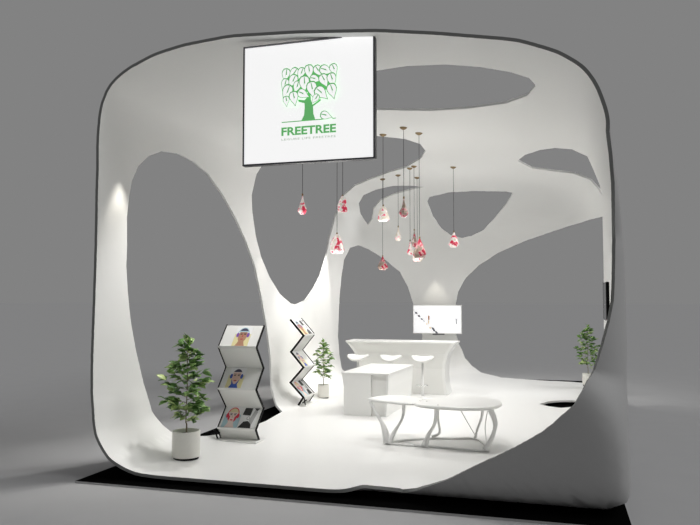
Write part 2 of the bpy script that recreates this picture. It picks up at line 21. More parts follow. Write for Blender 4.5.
'OPEN':'-0.679,-0.470,0.563 -0.686,-0.470,0.556 -0.692,-0.470,0.548 -0.698,-0.471,0.539 -0.704,-0.471,0.531 -0.710,-0.472,0.522 -0.715,-0.474,0.514 -0.720,-0.475,0.507 -0.724,-0.476,0.499 -0.728,-0.477,0.492 -0.732,-0.479,0.484 -0.736,-0.481,0.477 -0.740,-0.483,0.469 -0.744,-0.484,0.461 -0.747,-0.486,0.453 -0.751,-0.488,0.445 -0.755,-0.490,0.436 -0.758,-0.492,0.428 -0.762,-0.494,0.419 -0.765,-0.496,0.410 -0.768,-0.499,0.401 -0.772,-0.501,0.392 -0.775,-0.503,0.383 -0.778,-0.505,0.374 -0.781,-0.507,0.364 -0.784,-0.509,0.355 -0.787,-0.511,0.345 -0.790,-0.513,0.335 -0.793,-0.515,0.325 -0.796,-0.517,0.316 -0.799,-0.519,0.306 -0.801,-0.520,0.295 -0.804,-0.522,0.285 -0.806,-0.524,0.275 -0.809,-0.525,0.264 -0.811,-0.527,0.254 -0.814,-0.528,0.243 -0.816,-0.530,0.232 -0.818,-0.531,0.221 -0.820,-0.532,0.211 -0.822,-0.534,0.200 -0.824,-0.535,0.188 -0.825,-0.536,0.177 -0.827,-0.537,0.166 -0.828,-0.538,0.155 -0.830,-0.539,0.144 -0.831,-0.540,0.132 -0.832,-0.541,0.121 -0.834,-0.542,0.109 -0.835,-0.542,0.098 -0.836,-0.543,0.086 -0.836,-0.543,0.074 -0.837,-0.544,0.062 -0.838,-0.544,0.050 -0.838,-0.544,0.038 -0.839,-0.544,0.026 -0.839,-0.544,0.014 -0.839,-0.544,0.003 -0.839,-0.544,-0.009 -0.839,-0.544,-0.021 -0.839,-0.544,-0.033 -0.838,-0.543,-0.045 -0.838,-0.543,-0.057 -0.837,-0.542,-0.069 -0.837,-0.542,-0.081 -0.836,-0.541,-0.092 -0.835,-0.540,-0.104 -0.834,-0.540,-0.115 -0.833,-0.539,-0.126 -0.832,-0.538,-0.138 -0.830,-0.537,-0.149 -0.829,-0.536,-0.160 -0.828,-0.535,-0.171 -0.826,-0.534,-0.181 -0.824,-0.533,-0.192 -0.823,-0.531,-0.203 -0.821,-0.530,-0.214 -0.819,-0.529,-0.224 -0.817,-0.527,-0.235 -0.815,-0.526,-0.245 -0.813,-0.524,-0.255 -0.810,-0.523,-0.265 -0.808,-0.521,-0.275 -0.806,-0.519,-0.285 -0.803,-0.518,-0.295 -0.800,-0.516,-0.305 -0.798,-0.515,-0.314 -0.795,-0.513,-0.323 -0.792,-0.511,-0.333 -0.790,-0.510,-0.342 -0.787,-0.508,-0.351 -0.784,-0.506,-0.359 -0.781,-0.505,-0.368 -0.778,-0.503,-0.377 -0.775,-0.501,-0.385 -0.772,-0.500,-0.394 -0.768,-0.498,-0.402 -0.765,-0.497,-0.410 -0.762,-0.495,-0.418 -0.758,-0.494,-0.426 -0.755,-0.492,-0.434 -0.751,-0.491,-0.441 -0.748,-0.489,-0.449 -0.743,-0.487,-0.458 -0.739,-0.485,-0.468 -0.734,-0.484,-0.477 -0.728,-0.483,-0.486 -0.723,-0.482,-0.495 -0.717,-0.482,-0.503 -0.711,-0.482,-0.512 -0.705,-0.482,-0.520 -0.699,-0.482,-0.528 -0.693,-0.482,-0.536 -0.686,-0.483,-0.544 -0.679,-0.484,-0.552 -0.672,-0.486,-0.559 -0.665,-0.488,-0.566 -0.657,-0.490,-0.573 -0.650,-0.492,-0.579 -0.643,-0.494,-0.586 -0.636,-0.496,-0.592 -0.628,-0.498,-0.598 -0.621,-0.501,-0.603 -0.613,-0.504,-0.609 -0.604,-0.508,-0.614 -0.596,-0.511,-0.620 -0.587,-0.515,-0.625 -0.578,-0.519,-0.630 -0.569,-0.523,-0.635 -0.560,-0.526,-0.640 -0.550,-0.530,-0.645 -0.541,-0.534,-0.649 -0.532,-0.538,-0.654 -0.523,-0.541,-0.658 -0.513,-0.545,-0.663 -0.504,-0.549,-0.667 -0.494,-0.552,-0.672 -0.484,-0.556,-0.676 -0.474,-0.559,-0.680 -0.464,-0.563,-0.684 -0.454,-0.566,-0.688 -0.443,-0.569,-0.692 -0.433,-0.573,-0.696 -0.422,-0.576,-0.700 -0.411,-0.579,-0.704 -0.400,-0.582,-0.708 -0.389,-0.585,-0.711 -0.378,-0.588,-0.715 -0.367,-0.591,-0.718 -0.356,-0.594,-0.722 -0.344,-0.596,-0.725 -0.332,-0.599,-0.728 -0.321,-0.602,-0.732 -0.309,-0.604,-0.735 -0.297,-0.607,-0.737 -0.285,-0.609,-0.740 -0.273,-0.611,-0.743 -0.261,-0.613,-0.746 -0.249,-0.615,-0.748 -0.237,-0.617,-0.750 -0.224,-0.619,-0.753 -0.212,-0.621,-0.755 -0.199,-0.622,-0.757 -0.187,-0.624,-0.759 -0.174,-0.626,-0.760 -0.162,-0.627,-0.762 -0.149,-0.628,-0.764 -0.137,-0.629,-0.765 -0.124,-0.630,-0.766 -0.112,-0.631,-0.767 -0.099,-0.632,-0.769 -0.087,-0.633,-0.769 -0.074,-0.633,-0.770 -0.062,-0.634,-0.771 -0.050,-0.634,-0.771 -0.037,-0.635,-0.772 -0.025,-0.635,-0.772 -0.012,-0.635,-0.772 -0.001,-0.635,-0.772 0.011,-0.635,-0.773 0.023,-0.634,-0.773 0.035,-0.634,-0.773 0.047,-0.633,-0.773 0.059,-0.632,-0.773 0.071,-0.631,-0.773 0.083,-0.630,-0.772 0.095,-0.629,-0.772 0.107,-0.628,-0.771 0.119,-0.626,-0.770 0.131,-0.625,-0.770 0.143,-0.623,-0.769 0.154,-0.622,-0.768 0.166,-0.620,-0.767 0.178,-0.619,-0.765 0.189,-0.617,-0.764 0.201,-0.615,-0.763 0.212,-0.613,-0.761 0.224,-0.611,-0.759 0.235,-0.609,-0.758 0.246,-0.607,-0.756 0.255,-0.598,-0.760 0.267,-0.601,-0.753 0.278,-0.603,-0.748 0.289,-0.604,-0.743 0.300,-0.604,-0.738 0.311,-0.606,-0.732 0.321,-0.608,-0.726 0.332,-0.609,-0.721 0.342,-0.609,-0.716 0.352,-0.609,-0.710 0.362,-0.609,-0.705 0.372,-0.609,-0.700 0.382,-0.609,-0.695 0.391,-0.608,-0.690 0.401,-0.608,-0.685 0.411,-0.608,-0.679 0.420,-0.608,-0.674 0.429,-0.608,-0.668 0.439,-0.608,-0.662 0.448,-0.608,-0.656 0.457,-0.607,-0.650 0.466,-0.607,-0.644 0.475,-0.606,-0.638 0.484,-0.606,-0.632 0.493,-0.605,-0.626 0.501,-0.604,-0.620 0.510,-0.603,-0.614 0.518,-0.602,-0.608 0.526,-0.601,-0.602 0.535,-0.600,-0.596 0.543,-0.598,-0.590 0.550,-0.597,-0.584 0.558,-0.596,-0.578 0.566,-0.594,-0.572 0.574,-0.593,-0.565 0.581,-0.591,-0.559 0.588,-0.590,-0.553 0.596,-0.588,-0.547 0.603,-0.587,-0.540 0.611,-0.585,-0.533 0.618,-0.584,-0.526 0.625,-0.582,-0.520 0.632,-0.581,-0.513 0.639,-0.579,-0.506 0.646,-0.578,-0.499 0.653,-0.576,-0.492 0.659,-0.574,-0.485 0.666,-0.573,-0.478 0.672,-0.572,-0.470 0.679,-0.571,-0.463 0.685,-0.569,-0.455 0.691,-0.568,-0.447 0.697,-0.567,-0.439 0.703,-0.566,-0.431 0.709,-0.564,-0.423 0.715,-0.563,-0.416 0.720,-0.561,-0.408 0.726,-0.559,-0.400 0.732,-0.557,-0.393 0.737,-0.556,-0.385 0.742,-0.555,-0.377 0.747,-0.553,-0.369 0.753,-0.550,-0.361 0.759,-0.547,-0.354 0.765,-0.543,-0.346 0.771,-0.538,-0.339 0.778,-0.533,-0.332 0.786,-0.526,-0.326 0.793,-0.519,-0.319 0.800,-0.513,-0.311 0.806,-0.509,-0.303 0.810,-0.508,-0.294 0.814,-0.507,-0.285 0.818,-0.505,-0.276 0.822,-0.504,-0.267 0.825,-0.502,-0.257 0.829,-0.501,-0.248 0.833,-0.499,-0.239 0.837,-0.497,-0.229 0.840,-0.496,-0.220 0.843,-0.494,-0.211 0.847,-0.492,-0.202 0.850,-0.490,-0.193 0.854,-0.488,-0.183 0.857,-0.485,-0.174 0.860,-0.482,-0.165 0.863,-0.481,-0.156 0.866,-0.479,-0.147 0.868,-0.476,-0.137 0.871,-0.474,-0.128 0.874,-0.472,-0.119 0.876,-0.469,-0.110 0.879,-0.467,-0.101 0.880,-0.466,-0.090 0.882,-0.465,-0.080 0.883,-0.464,-0.070 0.884,-0.463,-0.060 0.885,-0.462,-0.049 0.886,-0.461,-0.039 0.887,-0.460,-0.029 0.888,-0.460,-0.018 0.889,-0.459,-0.007 0.889,-0.458,0.004 0.889,-0.457,0.015 0.890,-0.456,0.026 0.890,-0.455,0.037 0.890,-0.454,0.048 0.890,-0.453,0.059 0.890,-0.451,0.070 0.890,-0.448,0.081 0.891,-0.445,0.092 0.889,-0.446,0.103 0.886,-0.450,0.113 0.882,-0.455,0.122 0.877,-0.462,0.131 0.872,-0.469,0.140 0.867,-0.476,0.148 0.862,-0.482,0.157 0.858,-0.487,0.165 0.853,-0.491,0.174 0.849,-0.495,0.182 0.846,-0.498,0.191 0.842,-0.501,0.199 0.839,-0.502,0.208 0.837,-0.503,0.216 0.834,-0.504,0.225 0.831,-0.504,0.234 0.829,-0.503,0.243 0.827,-0.504,0.251 0.824,-0.503,0.260 0.822,-0.503,0.269 0.819,-0.502,0.277 0.817,-0.501,0.286 0.815,-0.499,0.295 0.813,-0.497,0.304 0.811,-0.495,0.312 0.808,-0.494,0.321 0.804,-0.496,0.328 0.799,-0.499,0.335 0.795,-0.502,0.341 0.789,-0.506,0.347 0.784,-0.511,0.353 0.778,-0.515,0.358 0.773,-0.520,0.363 0.770,-0.520,0.371 0.767,-0.518,0.379 0.764,-0.516,0.386 0.761,-0.515,0.394 0.758,-0.513,0.403 0.754,-0.512,0.411 0.750,-0.511,0.419 0.746,-0.510,0.428 0.742,-0.509,0.436 0.738,-0.508,0.444 0.734,-0.507,0.452 0.729,-0.507,0.460 0.725,-0.506,0.468 0.720,-0.505,0.476 0.715,-0.505,0.483 0.710,-0.504,0.491 0.705,-0.504,0.499 0.700,-0.504,0.506 0.695,-0.504,0.513 0.690,-0.505,0.519 0.685,-0.505,0.525 0.679,-0.506,0.532 0.674,-0.507,0.538 0.668,-0.507,0.544 0.663,-0.508,0.550 0.657,-0.509,0.556 0.651,-0.510,0.562 0.645,-0.511,0.568 0.639,-0.513,0.573 0.633,-0.514,0.579 0.627,-0.515,0.584 0.621,-0.517,0.590 0.614,-0.518,0.595 0.608,-0.520,0.600 0.601,-0.521,0.606 0.594,-0.523,0.611 0.588,-0.525,0.616 0.581,-0.526,0.621 0.573,-0.528,0.627 0.566,-0.529,0.632 0.559,-0.531,0.637 0.552,-0.533,0.642 0.545,-0.534,0.646 0.537,-0.536,0.651 0.529,-0.538,0.656 0.521,-0.541,0.660 0.513,-0.543,0.665 0.505,-0.545,0.669 0.497,-0.547,0.674 0.488,-0.549,0.678 0.480,-0.551,0.683 0.471,-0.553,0.687 0.462,-0.555,0.692 0.453,-0.557,0.696 0.444,-0.559,0.701 0.435,-0.560,0.705 0.425,-0.562,0.709 0.416,-0.564,0.713 0.406,-0.566,0.718 0.396,-0.567,0.722 0.386,-0.569,0.726 0.376,-0.570,0.730 0.366,-0.572,0.734 0.356,-0.573,0.738 0.346,-0.575,0.742 0.336,-0.576,0.745 0.326,-0.577,0.749 0.315,-0.579,0.752 0.304,-0.580,0.756 0.294,-0.581,0.759 0.283,-0.582,0.762 0.272,-0.583,0.765 0.261,-0.584,0.768 0.250,-0.585,0.771 0.238,-0.586,0.774 0.227,-0.587,0.777 0.216,-0.587,0.780 0.204,-0.588,0.783 0.192,-0.589,0.785 0.181,-0.589,0.788 0.169,-0.589,0.790 0.157,-0.590,0.792 0.145,-0.590,0.794 0.134,-0.591,0.796 0.122,-0.591,0.797 0.110,-0.591,0.799 0.098,-0.592,0.800 0.086,-0.592,0.801 0.074,-0.592,0.803 0.062,-0.592,0.804 0.049,-0.592,0.805 0.037,-0.591,0.805 0.025,-0.591,0.806 0.013,-0.591,0.807 0.000,-0.590,0.807 -0.012,-0.590,0.808 -0.024,-0.589,0.808 -0.036,-0.588,0.808 -0.049,-0.587,0.808 -0.061,-0.586,0.808 -0.073,-0.585,0.807 -0.085,-0.584,0.807 -0.098,-0.583,0.806 -0.110,-0.582,0.806 -0.122,-0.581,0.805 -0.134,-0.579,0.804 -0.146,-0.578,0.803 -0.158,-0.577,0.802 -0.171,-0.575,0.800 -0.183,-0.574,0.799 -0.194,-0.572,0.797 -0.206,-0.570,0.795 -0.218,-0.568,0.793 -0.230,-0.566,0.791 -0.242,-0.564,0.789 -0.253,-0.562,0.787 -0.265,-0.560,0.785 -0.276,-0.558,0.782 -0.287,-0.556,0.780 -0.299,-0.554,0.777 -0.310,-0.551,0.775 -0.321,-0.549,0.772 -0.332,-0.547,0.769 -0.342,-0.544,0.766 -0.353,-0.542,0.763 -0.364,-0.540,0.759 -0.375,-0.538,0.755 -0.386,-0.535,0.751 -0.396,-0.533,0.747 -0.407,-0.531,0.743 -0.417,-0.529,0.739 -0.427,-0.526,0.735 -0.437,-0.524,0.731 -0.447,-0.521,0.727 -0.457,-0.519,0.722 -0.467,-0.516,0.718 -0.476,-0.514,0.713 -0.486,-0.512,0.709 -0.495,-0.509,0.704 -0.503,-0.507,0.699 -0.512,-0.505,0.695 -0.521,-0.503,0.690 -0.529,-0.501,0.685 -0.538,-0.499,0.680 -0.546,-0.497,0.675 -0.554,-0.495,0.670 -0.562,-0.493,0.665 -0.570,-0.491,0.659 -0.579,-0.489,0.653 -0.587,-0.487,0.647 -0.596,-0.485,0.640 -0.604,-0.483,0.633 -0.613,-0.481,0.627 -0.621,-0.480,0.620 -0.629,-0.478,0.613 -0.637,-0.476,0.606 -0.645,-0.475,0.599 -0.652,-0.474,0.592 -0.659,-0.473,0.585 -0.666,-0.472,0.578 -0.673,-0.471,0.571'}


# ------------------------------------------------------------------ camera, look
cam = bpy.data.cameras.new('camera'); cam.sensor_width = 36; cam.lens = 36.0
co = bpy.data.objects.new('camera', cam); COL.objects.link(co)
pitch = math.atan(37.5/700); yaw = math.radians(16.5)
co.location = (5.0953, -6.6042, 2.0)
co.rotation_euler = (PI/2 + pitch, 0, yaw)
cam.clip_end = 2000
SC.camera = co
SC.view_settings.view_transform = 'Standard'; SC.view_settings.look = 'None'
SC.view_settings.gamma = 1; SC.view_settings.use_curve_mapping = False
SC.view_settings.exposure = 0.0

# ------------------------------------------------------------------ materials
def mat(name, col, rough=.5, metal=0, emit=None, es=1.0, coat=0, bump=0, bscale=200, var=0, trans=0, spec=.5, twos=False):
    m = bpy.data.materials.new(name); m.use_nodes = True
    nt = m.node_tree; b = nt.nodes['Principled BSDF']
    b.inputs['Base Color'].default_value = (*col, 1); b.inputs['Roughness'].default_value = rough
    b.inputs['Metallic'].default_value = metal; b.inputs['Coat Weight'].default_value = coat
    b.inputs['Specular IOR Level'].default_value = spec
    b.inputs['Transmission Weight'].default_value = trans
    tc = nt.nodes.new('ShaderNodeTexCoord')
    nz = nt.nodes.new('ShaderNodeTexNoise'); nz.inputs['Scale'].default_value = bscale; nz.inputs['Detail'].default_value = 3
    nt.links.new(tc.outputs['Object'], nz.inputs['Vector'])
    mx = nt.nodes.new('ShaderNodeMix'); mx.data_type = 'RGBA'
    v = var if var else .01
    mx.inputs[6].default_value = (*[max(0, c*(1-v)) for c in col], 1); mx.inputs[7].default_value = (*[min(1, c*(1+v)) for c in col], 1)
    nt.links.new(nz.outputs['Fac'], mx.inputs[0]); nt.links.new(mx.outputs[2], b.inputs['Base Color'])
    if bump:
        bp = nt.nodes.new('ShaderNodeBump'); bp.inputs['Strength'].default_value = bump; bp.inputs['Distance'].default_value = .002
        nt.links.new(nz.outputs['Fac'], bp.inputs['Height']); nt.links.new(bp.outputs['Normal'], b.inputs['Normal'])
    if emit:
        b.inputs['Emission Color'].default_value = (*emit, 1); b.inputs['Emission Strength'].default_value = es
    return m
M = dict(
    shell=mat('white_plaster', (.80,.80,.785), .55, var=.012, bscale=30, bump=.03),
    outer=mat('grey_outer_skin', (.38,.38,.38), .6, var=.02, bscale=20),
    rim=mat('dark_rim_edge', (.20,.205,.20), .6),
    floor=mat('white_floor', (.83,.83,.815), .35, var=.01, bscale=15),
    ground=mat('grey_ground', (.43,.43,.435), .9, spec=0, var=.03, bscale=2.5),
    plate=mat('black_platform', (.003,.003,.003), .9, spec=0),
    plate_edge=mat('platform_edge', (.42,.42,.42), .5),
    white=mat('white_lacquer', (.82,.82,.80), .3),
    white2=mat('white_satin', (.78,.78,.755), .5),
    black=mat('black_trim', (.004,.004,.004), .6, spec=.15),
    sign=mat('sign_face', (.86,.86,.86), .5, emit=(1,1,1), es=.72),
    green=mat('logo_green', (.13,.46,.15), .5, emit=(.15,.52,.17), es=.55),
    pale=mat('logo_small_text', (.50,.62,.50), .5, emit=(.6,.7,.6), es=.3),
    frame=mat('dark_grey_frame', (.07,.07,.08), .4),
    brass=mat('aged_brass', (.24,.17,.09), .38, metal=.7, var=.2, bscale=60),
    cord=mat('black_cord', (.05,.05,.05), .6),
    pot=mat('pot_ceramic', (.78,.77,.72), .45, var=.03, bscale=40),
    soil=mat('potting_soil', (.035,.022,.014), .95, var=.4, bscale=90, bump=.6),
    bark=mat('stem_bark', (.26,.22,.15), .85, var=.25, bscale=60, bump=.4),
    screen=mat('screen_lit', (.8,.8,.82), .3, emit=(.97,.98,1), es=.42),
    chrome=mat('polished_metal', (.75,.75,.75), .15, metal=1),
    steel=mat('satin_white_metal', (.82,.82,.81), .4),
    dark_glass=mat('dark_glass', (.01,.01,.012), .08),
)
def leafmat():
    m = mat('leaf_green', (.08,.17,.04), .38)
    nt = m.node_tree; b = nt.nodes['Principled BSDF']
    for l in list(b.inputs['Base Color'].links): nt.links.remove(l)
    a = nt.nodes.new('ShaderNodeNewGeometry'); r = nt.nodes.new('ShaderNodeValToRGB')
    r.color_ramp.elements[0].color = (.07,.17,.04,1); r.color_ramp.elements[1].color = (.58,.70,.30,1)
    e = r.color_ramp.elements.new(.6); e.color = (.23,.40,.115,1)
    nt.links.new(a.outputs['Random Per Island'], r.inputs[0]); nt.links.new(r.outputs[0], b.inputs['Base Color'])
    return m
M['leaf'] = leafmat()
def shademat(name, seed, base, red, amount):
    m = mat(name, base, .25)
    nt = m.node_tree; b = nt.nodes['Principled BSDF']
    for l in list(b.inputs['Base Color'].links): nt.links.remove(l)
    tc = nt.nodes.new('ShaderNodeTexCoord'); mp = nt.nodes.new('ShaderNodeMapping'); mp.inputs['Location'].default_value = (seed, seed*.7, seed*1.3)
    nt.links.new(tc.outputs['Object'], mp.inputs[0])
    n = nt.nodes.new('ShaderNodeTexNoise'); n.inputs['Scale'].default_value = 13; n.inputs['Detail'].default_value = 2
    nt.links.new(mp.outputs[0], n.inputs[0])
    r = nt.nodes.new('ShaderNodeValToRGB'); cr = r.color_ramp
    cr.elements[0].position = amount-.05; cr.elements[0].color = (*red, 1)
    cr.elements[1].position = amount+.05; cr.elements[1].color = (*base, 1)
    e = cr.elements.new(amount); e.color = (.80,.35,.38,1)
    e = cr.elements.new(min(.9, amount+.2)); e.color = (base[0]*.78, base[1]*.72, base[2]*.62, 1)
    nt.links.new(n.outputs['Fac'], r.inputs[0]); nt.links.new(r.outputs[0], b.inputs['Base Color'])
    nt.links.new(r.outputs[0], b.inputs['Emission Color']); b.inputs['Emission Strength'].default_value = .22 if base[0] > .7 else .05
    return m
SHADES = [shademat('shade_white_red', 1.3, (.88,.83,.82), (.65,.03,.08), .44), shademat('shade_smoky_red', 5.1, (.42,.33,.29), (.40,.02,.05), .47), shademat('shade_pale', 9.4, (.9,.86,.84), (.75,.10,.16), .38)]

# ------------------------------------------------------------------ helpers
def tag(o, label=None, cat=None, group=None, kind=None):
    if label: o['label'] = label
    if cat: o['category'] = cat
    if group: o['group'] = group
    if kind: o['kind'] = kind
    return o
def empty(name, loc, rz=0, label=None, cat=None, group=None):
    o = bpy.data.objects.new(name, None); o.empty_display_size = .1
    COL.objects.link(o); o.location = loc; o.rotation_euler = (0,0,rz)
    return tag(o, label, cat, group)
def link(name, bm, mats, parent=None, smooth=False, loc=None):
    me = bpy.data.meshes.new(name)
    bmesh.ops.recalc_face_normals(bm, faces=bm.faces) if not smooth == 'keep' else None
    bm.to_mesh(me); bm.free()
    for m in (mats if isinstance(mats, (list, tuple)) else [mats]): me.materials.append(m)
    if smooth:
        for p in me.polygons: p.use_smooth = True
    o = bpy.data.objects.new(name, me); COL.objects.link(o)
    if loc: o.location = loc
    if parent: o.parent = parent
    return o
def add_prism(bm, poly, f0, f1, mi=0):
    """two mapped copies of a 2d outline joined by side walls"""
    a = [bm.verts.new(f0(p)) for p in poly]; b = [bm.verts.new(f1(p)) for p in poly]
    fs = [bm.faces.new(a), bm.faces.new(b[::-1])]; n = len(a)
    for i in range(n): fs.append(bm.faces.new((a[i], b[i], b[(i+1) % n], a[(i+1) % n])))
    for f in fs: f.material_index = mi
    return fs
def add_box(bm, lo, hi, mi=0, bevel=0):
    x0,y0,z0 = lo; x1,y1,z1 = hi
    vs = [bm.verts.new(p) for p in ((x0,y0,z0),(x1,y0,z0),(x1,y1,z0),(x0,y1,z0),(x0,y0,z1),(x1,y0,z1),(x1,y1,z1),(x0,y1,z1))]
    fs = [bm.faces.new([vs[i] for i in q]) for q in ((0,3,2,1),(4,5,6,7),(0,1,5,4),(1,2,6,5),(2,3,7,6),(3,0,4,7))]
    for f in fs: f.material_index = mi
    if bevel:
        es = list({e for f in fs for e in f.edges})
        r = bmesh.ops.bevel(bm, geom=es, offset=bevel, segments=2, affect='EDGES', profile=.6)
        for f in r['faces']: f.material_index = mi
def add_lathe(bm, prof, n=32, mi=0, c=(0,0,0), close=True):
    rings = []
    for r, z in prof:
        rings.append([bm.verts.new((c[0]+r*math.cos(2*PI*i/n), c[1]+r*math.sin(2*PI*i/n), c[2]+z)) for i in range(n)])
    for a, b in zip(rings[:-1], rings[1:]):
        for i in range(n):
            f = bm.faces.new((a[i], a[(i+1)%n], b[(i+1)%n], b[i])); f.material_index = mi
    if close:
        for r_, rev in ((rings[0], True), (rings[-1], False)):
            f = bm.faces.new(r_[::-1] if rev else r_); f.material_index = mi
def add_tube(bm, pts, rad, n=10, mi=0, flat=1.0):
    """tube through points, radius per point"""
    P = [Vector(p) for p in pts]; m = len(P)
    rads = rad if isinstance(rad, (list, tuple)) else [rad]*m
    rings = []; ref = Vector((.13,.31,.94)).normalized()
    for i in range(m):
        t = (P[min(i+1, m-1)]-P[max(i-1, 0)]).normalized()
        if abs(t.dot(ref)) > .98: ref = Vector((1,0,.1)).normalized()
        u = t.cross(ref).normalized(); v = t.cross(u).normalized()
        rings.append([bm.verts.new(P[i]+rads[i]*(u*math.cos(2*PI*k/n)+v*flat*math.sin(2*PI*k/n))) for k in range(n)])
    for a, b in zip(rings[:-1], rings[1:]):
        for k in range(n):
            f = bm.faces.new((a[k], a[(k+1)%n], b[(k+1)%n], b[k])); f.material_index = mi
    for r_ in (rings[0][::-1], rings[-1]):
        f = bm.faces.new(r_); f.material_index = mi
def spline(pts, k=6):
    """catmull-rom through points"""
    P = [np.array(p, float) for p in pts]; out = []
    for i in range(len(P)-1):
        p0 = P[max(i-1,0)]; p1 = P[i]; p2 = P[i+1]; p3 = P[min(i+2,len(P)-1)]
        for j in range(k):
            t = j/k
            out.append(.5*((2*p1)+(-p0+p2)*t+(2*p0-5*p1+4*p2-p3)*t*t+(-p0+3*p1-3*p2+p3)*t**3))
    out.append(P[-1]); return out
def copy_tree(o, parent=None):
    c = o.copy(); COL.objects.link(c)
    if parent: c.parent = parent
    for ch in list(o.children): copy_tree(ch, c)
    return c

# ------------------------------------------------------------------ pavilion shell
C0 = np.array([2.87, 2.0, 2.3]); DEPTH = 11.4; KW = .0125; TH = .035
RP = np.repeat(np.array(PROFILE), 1); NP_ = len(RP)
def rprof(phi):
    u = (np.asarray(phi)+PI)/(2*PI)*NP_; i = np.floor(u).astype(int); f = u-i
    return RP[i % NP_]*(1-f)+RP[(i+1) % NP_]*f
def capd(phi):
    return 2.45-.65*sstep(-1.72,-1.40,phi)*(1-sstep(.36,.62,phi))
def sstep(a, b, x):
    t = np.clip((x-a)/(b-a), 0, 1); return t*t*(3-2*t)
def FF(d):
    """gauge of the unwarped shell; d relative to C0"""
    dx, dy, dz = d[...,0], d[...,1], d[...,2]
    phi = np.arctan2(dz, dx); L = np.hypot(dx, dz)/rprof(phi)
    B = np.where(dy > 0, dy/(DEPTH-C0[1]), -dy/capd(phi))
    fw = sstep(.45, .75, -np.sin(phi)); sn = np.sin(phi); rr = sstep(.2, .8, np.cos(phi))*(1-sstep(.1, .4, sn))*(1-sstep(.35, .6, -sn))
    pe = np.where(dy > 0, 6+10*fw, 24-18*rr)
    return (L**pe+B**pe)**(1/pe)
def warp(d):
    w = d.copy(); w[...,0] = np.where(d[...,0] > 0, d[...,0]*(1+KW*(d[...,1]+1.7)), d[...,0]); return w+C0
def surf(dirs):
    dirs = np.asarray(dirs); return warp(dirs/FF(dirs)[...,None])
def gauge(p):
    d = np.asarray(p, float)-C0
    d[...,0] = np.where(d[...,0] > 0, d[...,0]/(1+KW*(d[...,1]+1.7)), d[...,0]); return FF(d)
def surf_z(x, y, top):
    lo, hi = (2.3, 5.2) if top else (2.3, -.4)
    for _ in range(40):
        m = (lo+hi)/2
        if gauge(np.array([x, y, m])) < 1: lo = m
        else: hi = m
    return lo
def to_uv(d):
    d = d/np.linalg.norm(d, axis=-1, keepdims=True)
    th = np.arccos(np.clip(d[...,1], -1, 1)); h = np.hypot(d[...,0], d[...,2])+1e-12
    return np.stack([th*d[...,0]/h, th*d[...,2]/h], -1)
def from_uv(uv):
    th = np.hypot(uv[...,0], uv[...,1]); s = np.sin(th)/np.maximum(th, 1e-9)
    return np.stack([uv[...,0]*s, np.cos(th), uv[...,1]*s], -1)
def in_poly(pts, poly):
    x, y = pts[:,0], pts[:,1]; ins = np.zeros(len(pts), bool); n = len(poly); j = n-1
    for i in range(n):
        xi, yi = poly[i]; xj, yj = poly[j]
        c = ((yi > y) != (yj > y)) & (x < (xj-xi)*(y-yi)/(yj-yi+1e-15)+xi); ins ^= c; j = i
    return ins
def dense(uv, step=.02):
    out = []
    for i in range(len(uv)):
        a, b = uv[i], uv[(i+1) % len(uv)]; m = max(1, int(np.ceil(np.linalg.norm(b-a)/step)))
        for k in range(m): out.append(a+(b-a)*k/m)
    return np.array(out)
loops = {}
for k, s in HOLES.items():
    d = np.array([[float(t) for t in q.split(',')] for q in s.split()])
    loops[k] = to_uv(d) if k == 'OPEN' else dense(to_uv(d), .03)
def seg_dist(pts, poly):
    best = np.full(len(pts), 9.)
    for i in range(len(poly)):
        best = np.minimum(best, np.hypot(*(pts-poly[i]).T))
    return best
# even samples over the shell
cand = []
STEP = .12
for y in np.arange(-1.95, 9.4, STEP):
    for phi in np.arange(-PI, PI, STEP/2.75): cand.append((math.cos(phi), 0, math.sin(phi), y))
dirs = []
for cx, _, cz, y in cand:
    r = float(rprof(math.atan2(cz, cx))); dirs.append((cx*r, y, cz*r))
for yy in (DEPTH-C0[1], -(C0[1]-.2)):
    for q in np.arange(.02, 1.0, STEP/2.75):
        n = max(6, int(2*PI*q*2.75/STEP))
        for i in range(n):
            phi = -PI+2*PI*(i+.5)/n; r = q*float(rprof(phi)); dirs.append((r*math.cos(phi), yy, r*math.sin(phi)))
for phi in np.arange(-PI, PI, .05):     # extra rows round the front corner
    r = float(rprof(phi)); cd = float(capd(phi))
    for t in np.linspace(.35, 1.22, 12):
        e = 2/16.; dirs.append((r*math.cos(phi)*math.cos(t)**e, -cd*math.sin(t)**e, r*math.sin(phi)*math.cos(t)**e))
for phi in np.arange(-PI, PI, .035):
    r = float(rprof(phi))
    for yy in (-1.4,-1.5,-1.6,-1.68): dirs.append((r*math.cos(phi), yy, r*math.sin(phi)))
dirs = np.array(dirs); uvs = to_uv(dirs)
keep = in_poly(uvs, loops['OPEN'])
for k, l in loops.items():
    if k != 'OPEN': keep &= ~in_poly(uvs, l)
P3 = surf(dirs)
for k, l in loops.items():
    b3 = surf(from_uv(l))
    for p in b3: keep &= (np.abs(P3-p).sum(1) > (.03 if k == 'OPEN' else .055))
uvs = uvs[keep]
verts = [Vector(p) for p in uvs]; edges = []
for k, l in loops.items():
    s = len(verts); verts += [Vector(p) for p in l]; n = len(l)
    edges += [(s+i, s+(i+1) % n) for i in range(n)]
res = delaunay_2d_cdt(verts, edges, [], 0, 1e-7)
V = np.array([tuple(v) for v in res[0]]); Fc = np.array([f for f in res[2]])
cen = V[Fc].mean(1); ok = in_poly(cen, loops['OPEN'])
for k, l in loops.items():
    if k != 'OPEN': ok &= ~in_poly(cen, l)
Fc = Fc[ok]
dV = from_uv(V); PI_ = surf(dV)
# analytic normals by finite differences of the gauge (pointing out)
g = np.zeros_like(PI_)
for a in range(3):
    e = np.zeros(3); e[a] = 2e-3
    g[:,a] = gauge(PI_+e)-gauge(PI_-e)
NV = g/np.linalg.norm(g, axis=1, keepdims=True)
PO = PI_+NV*TH
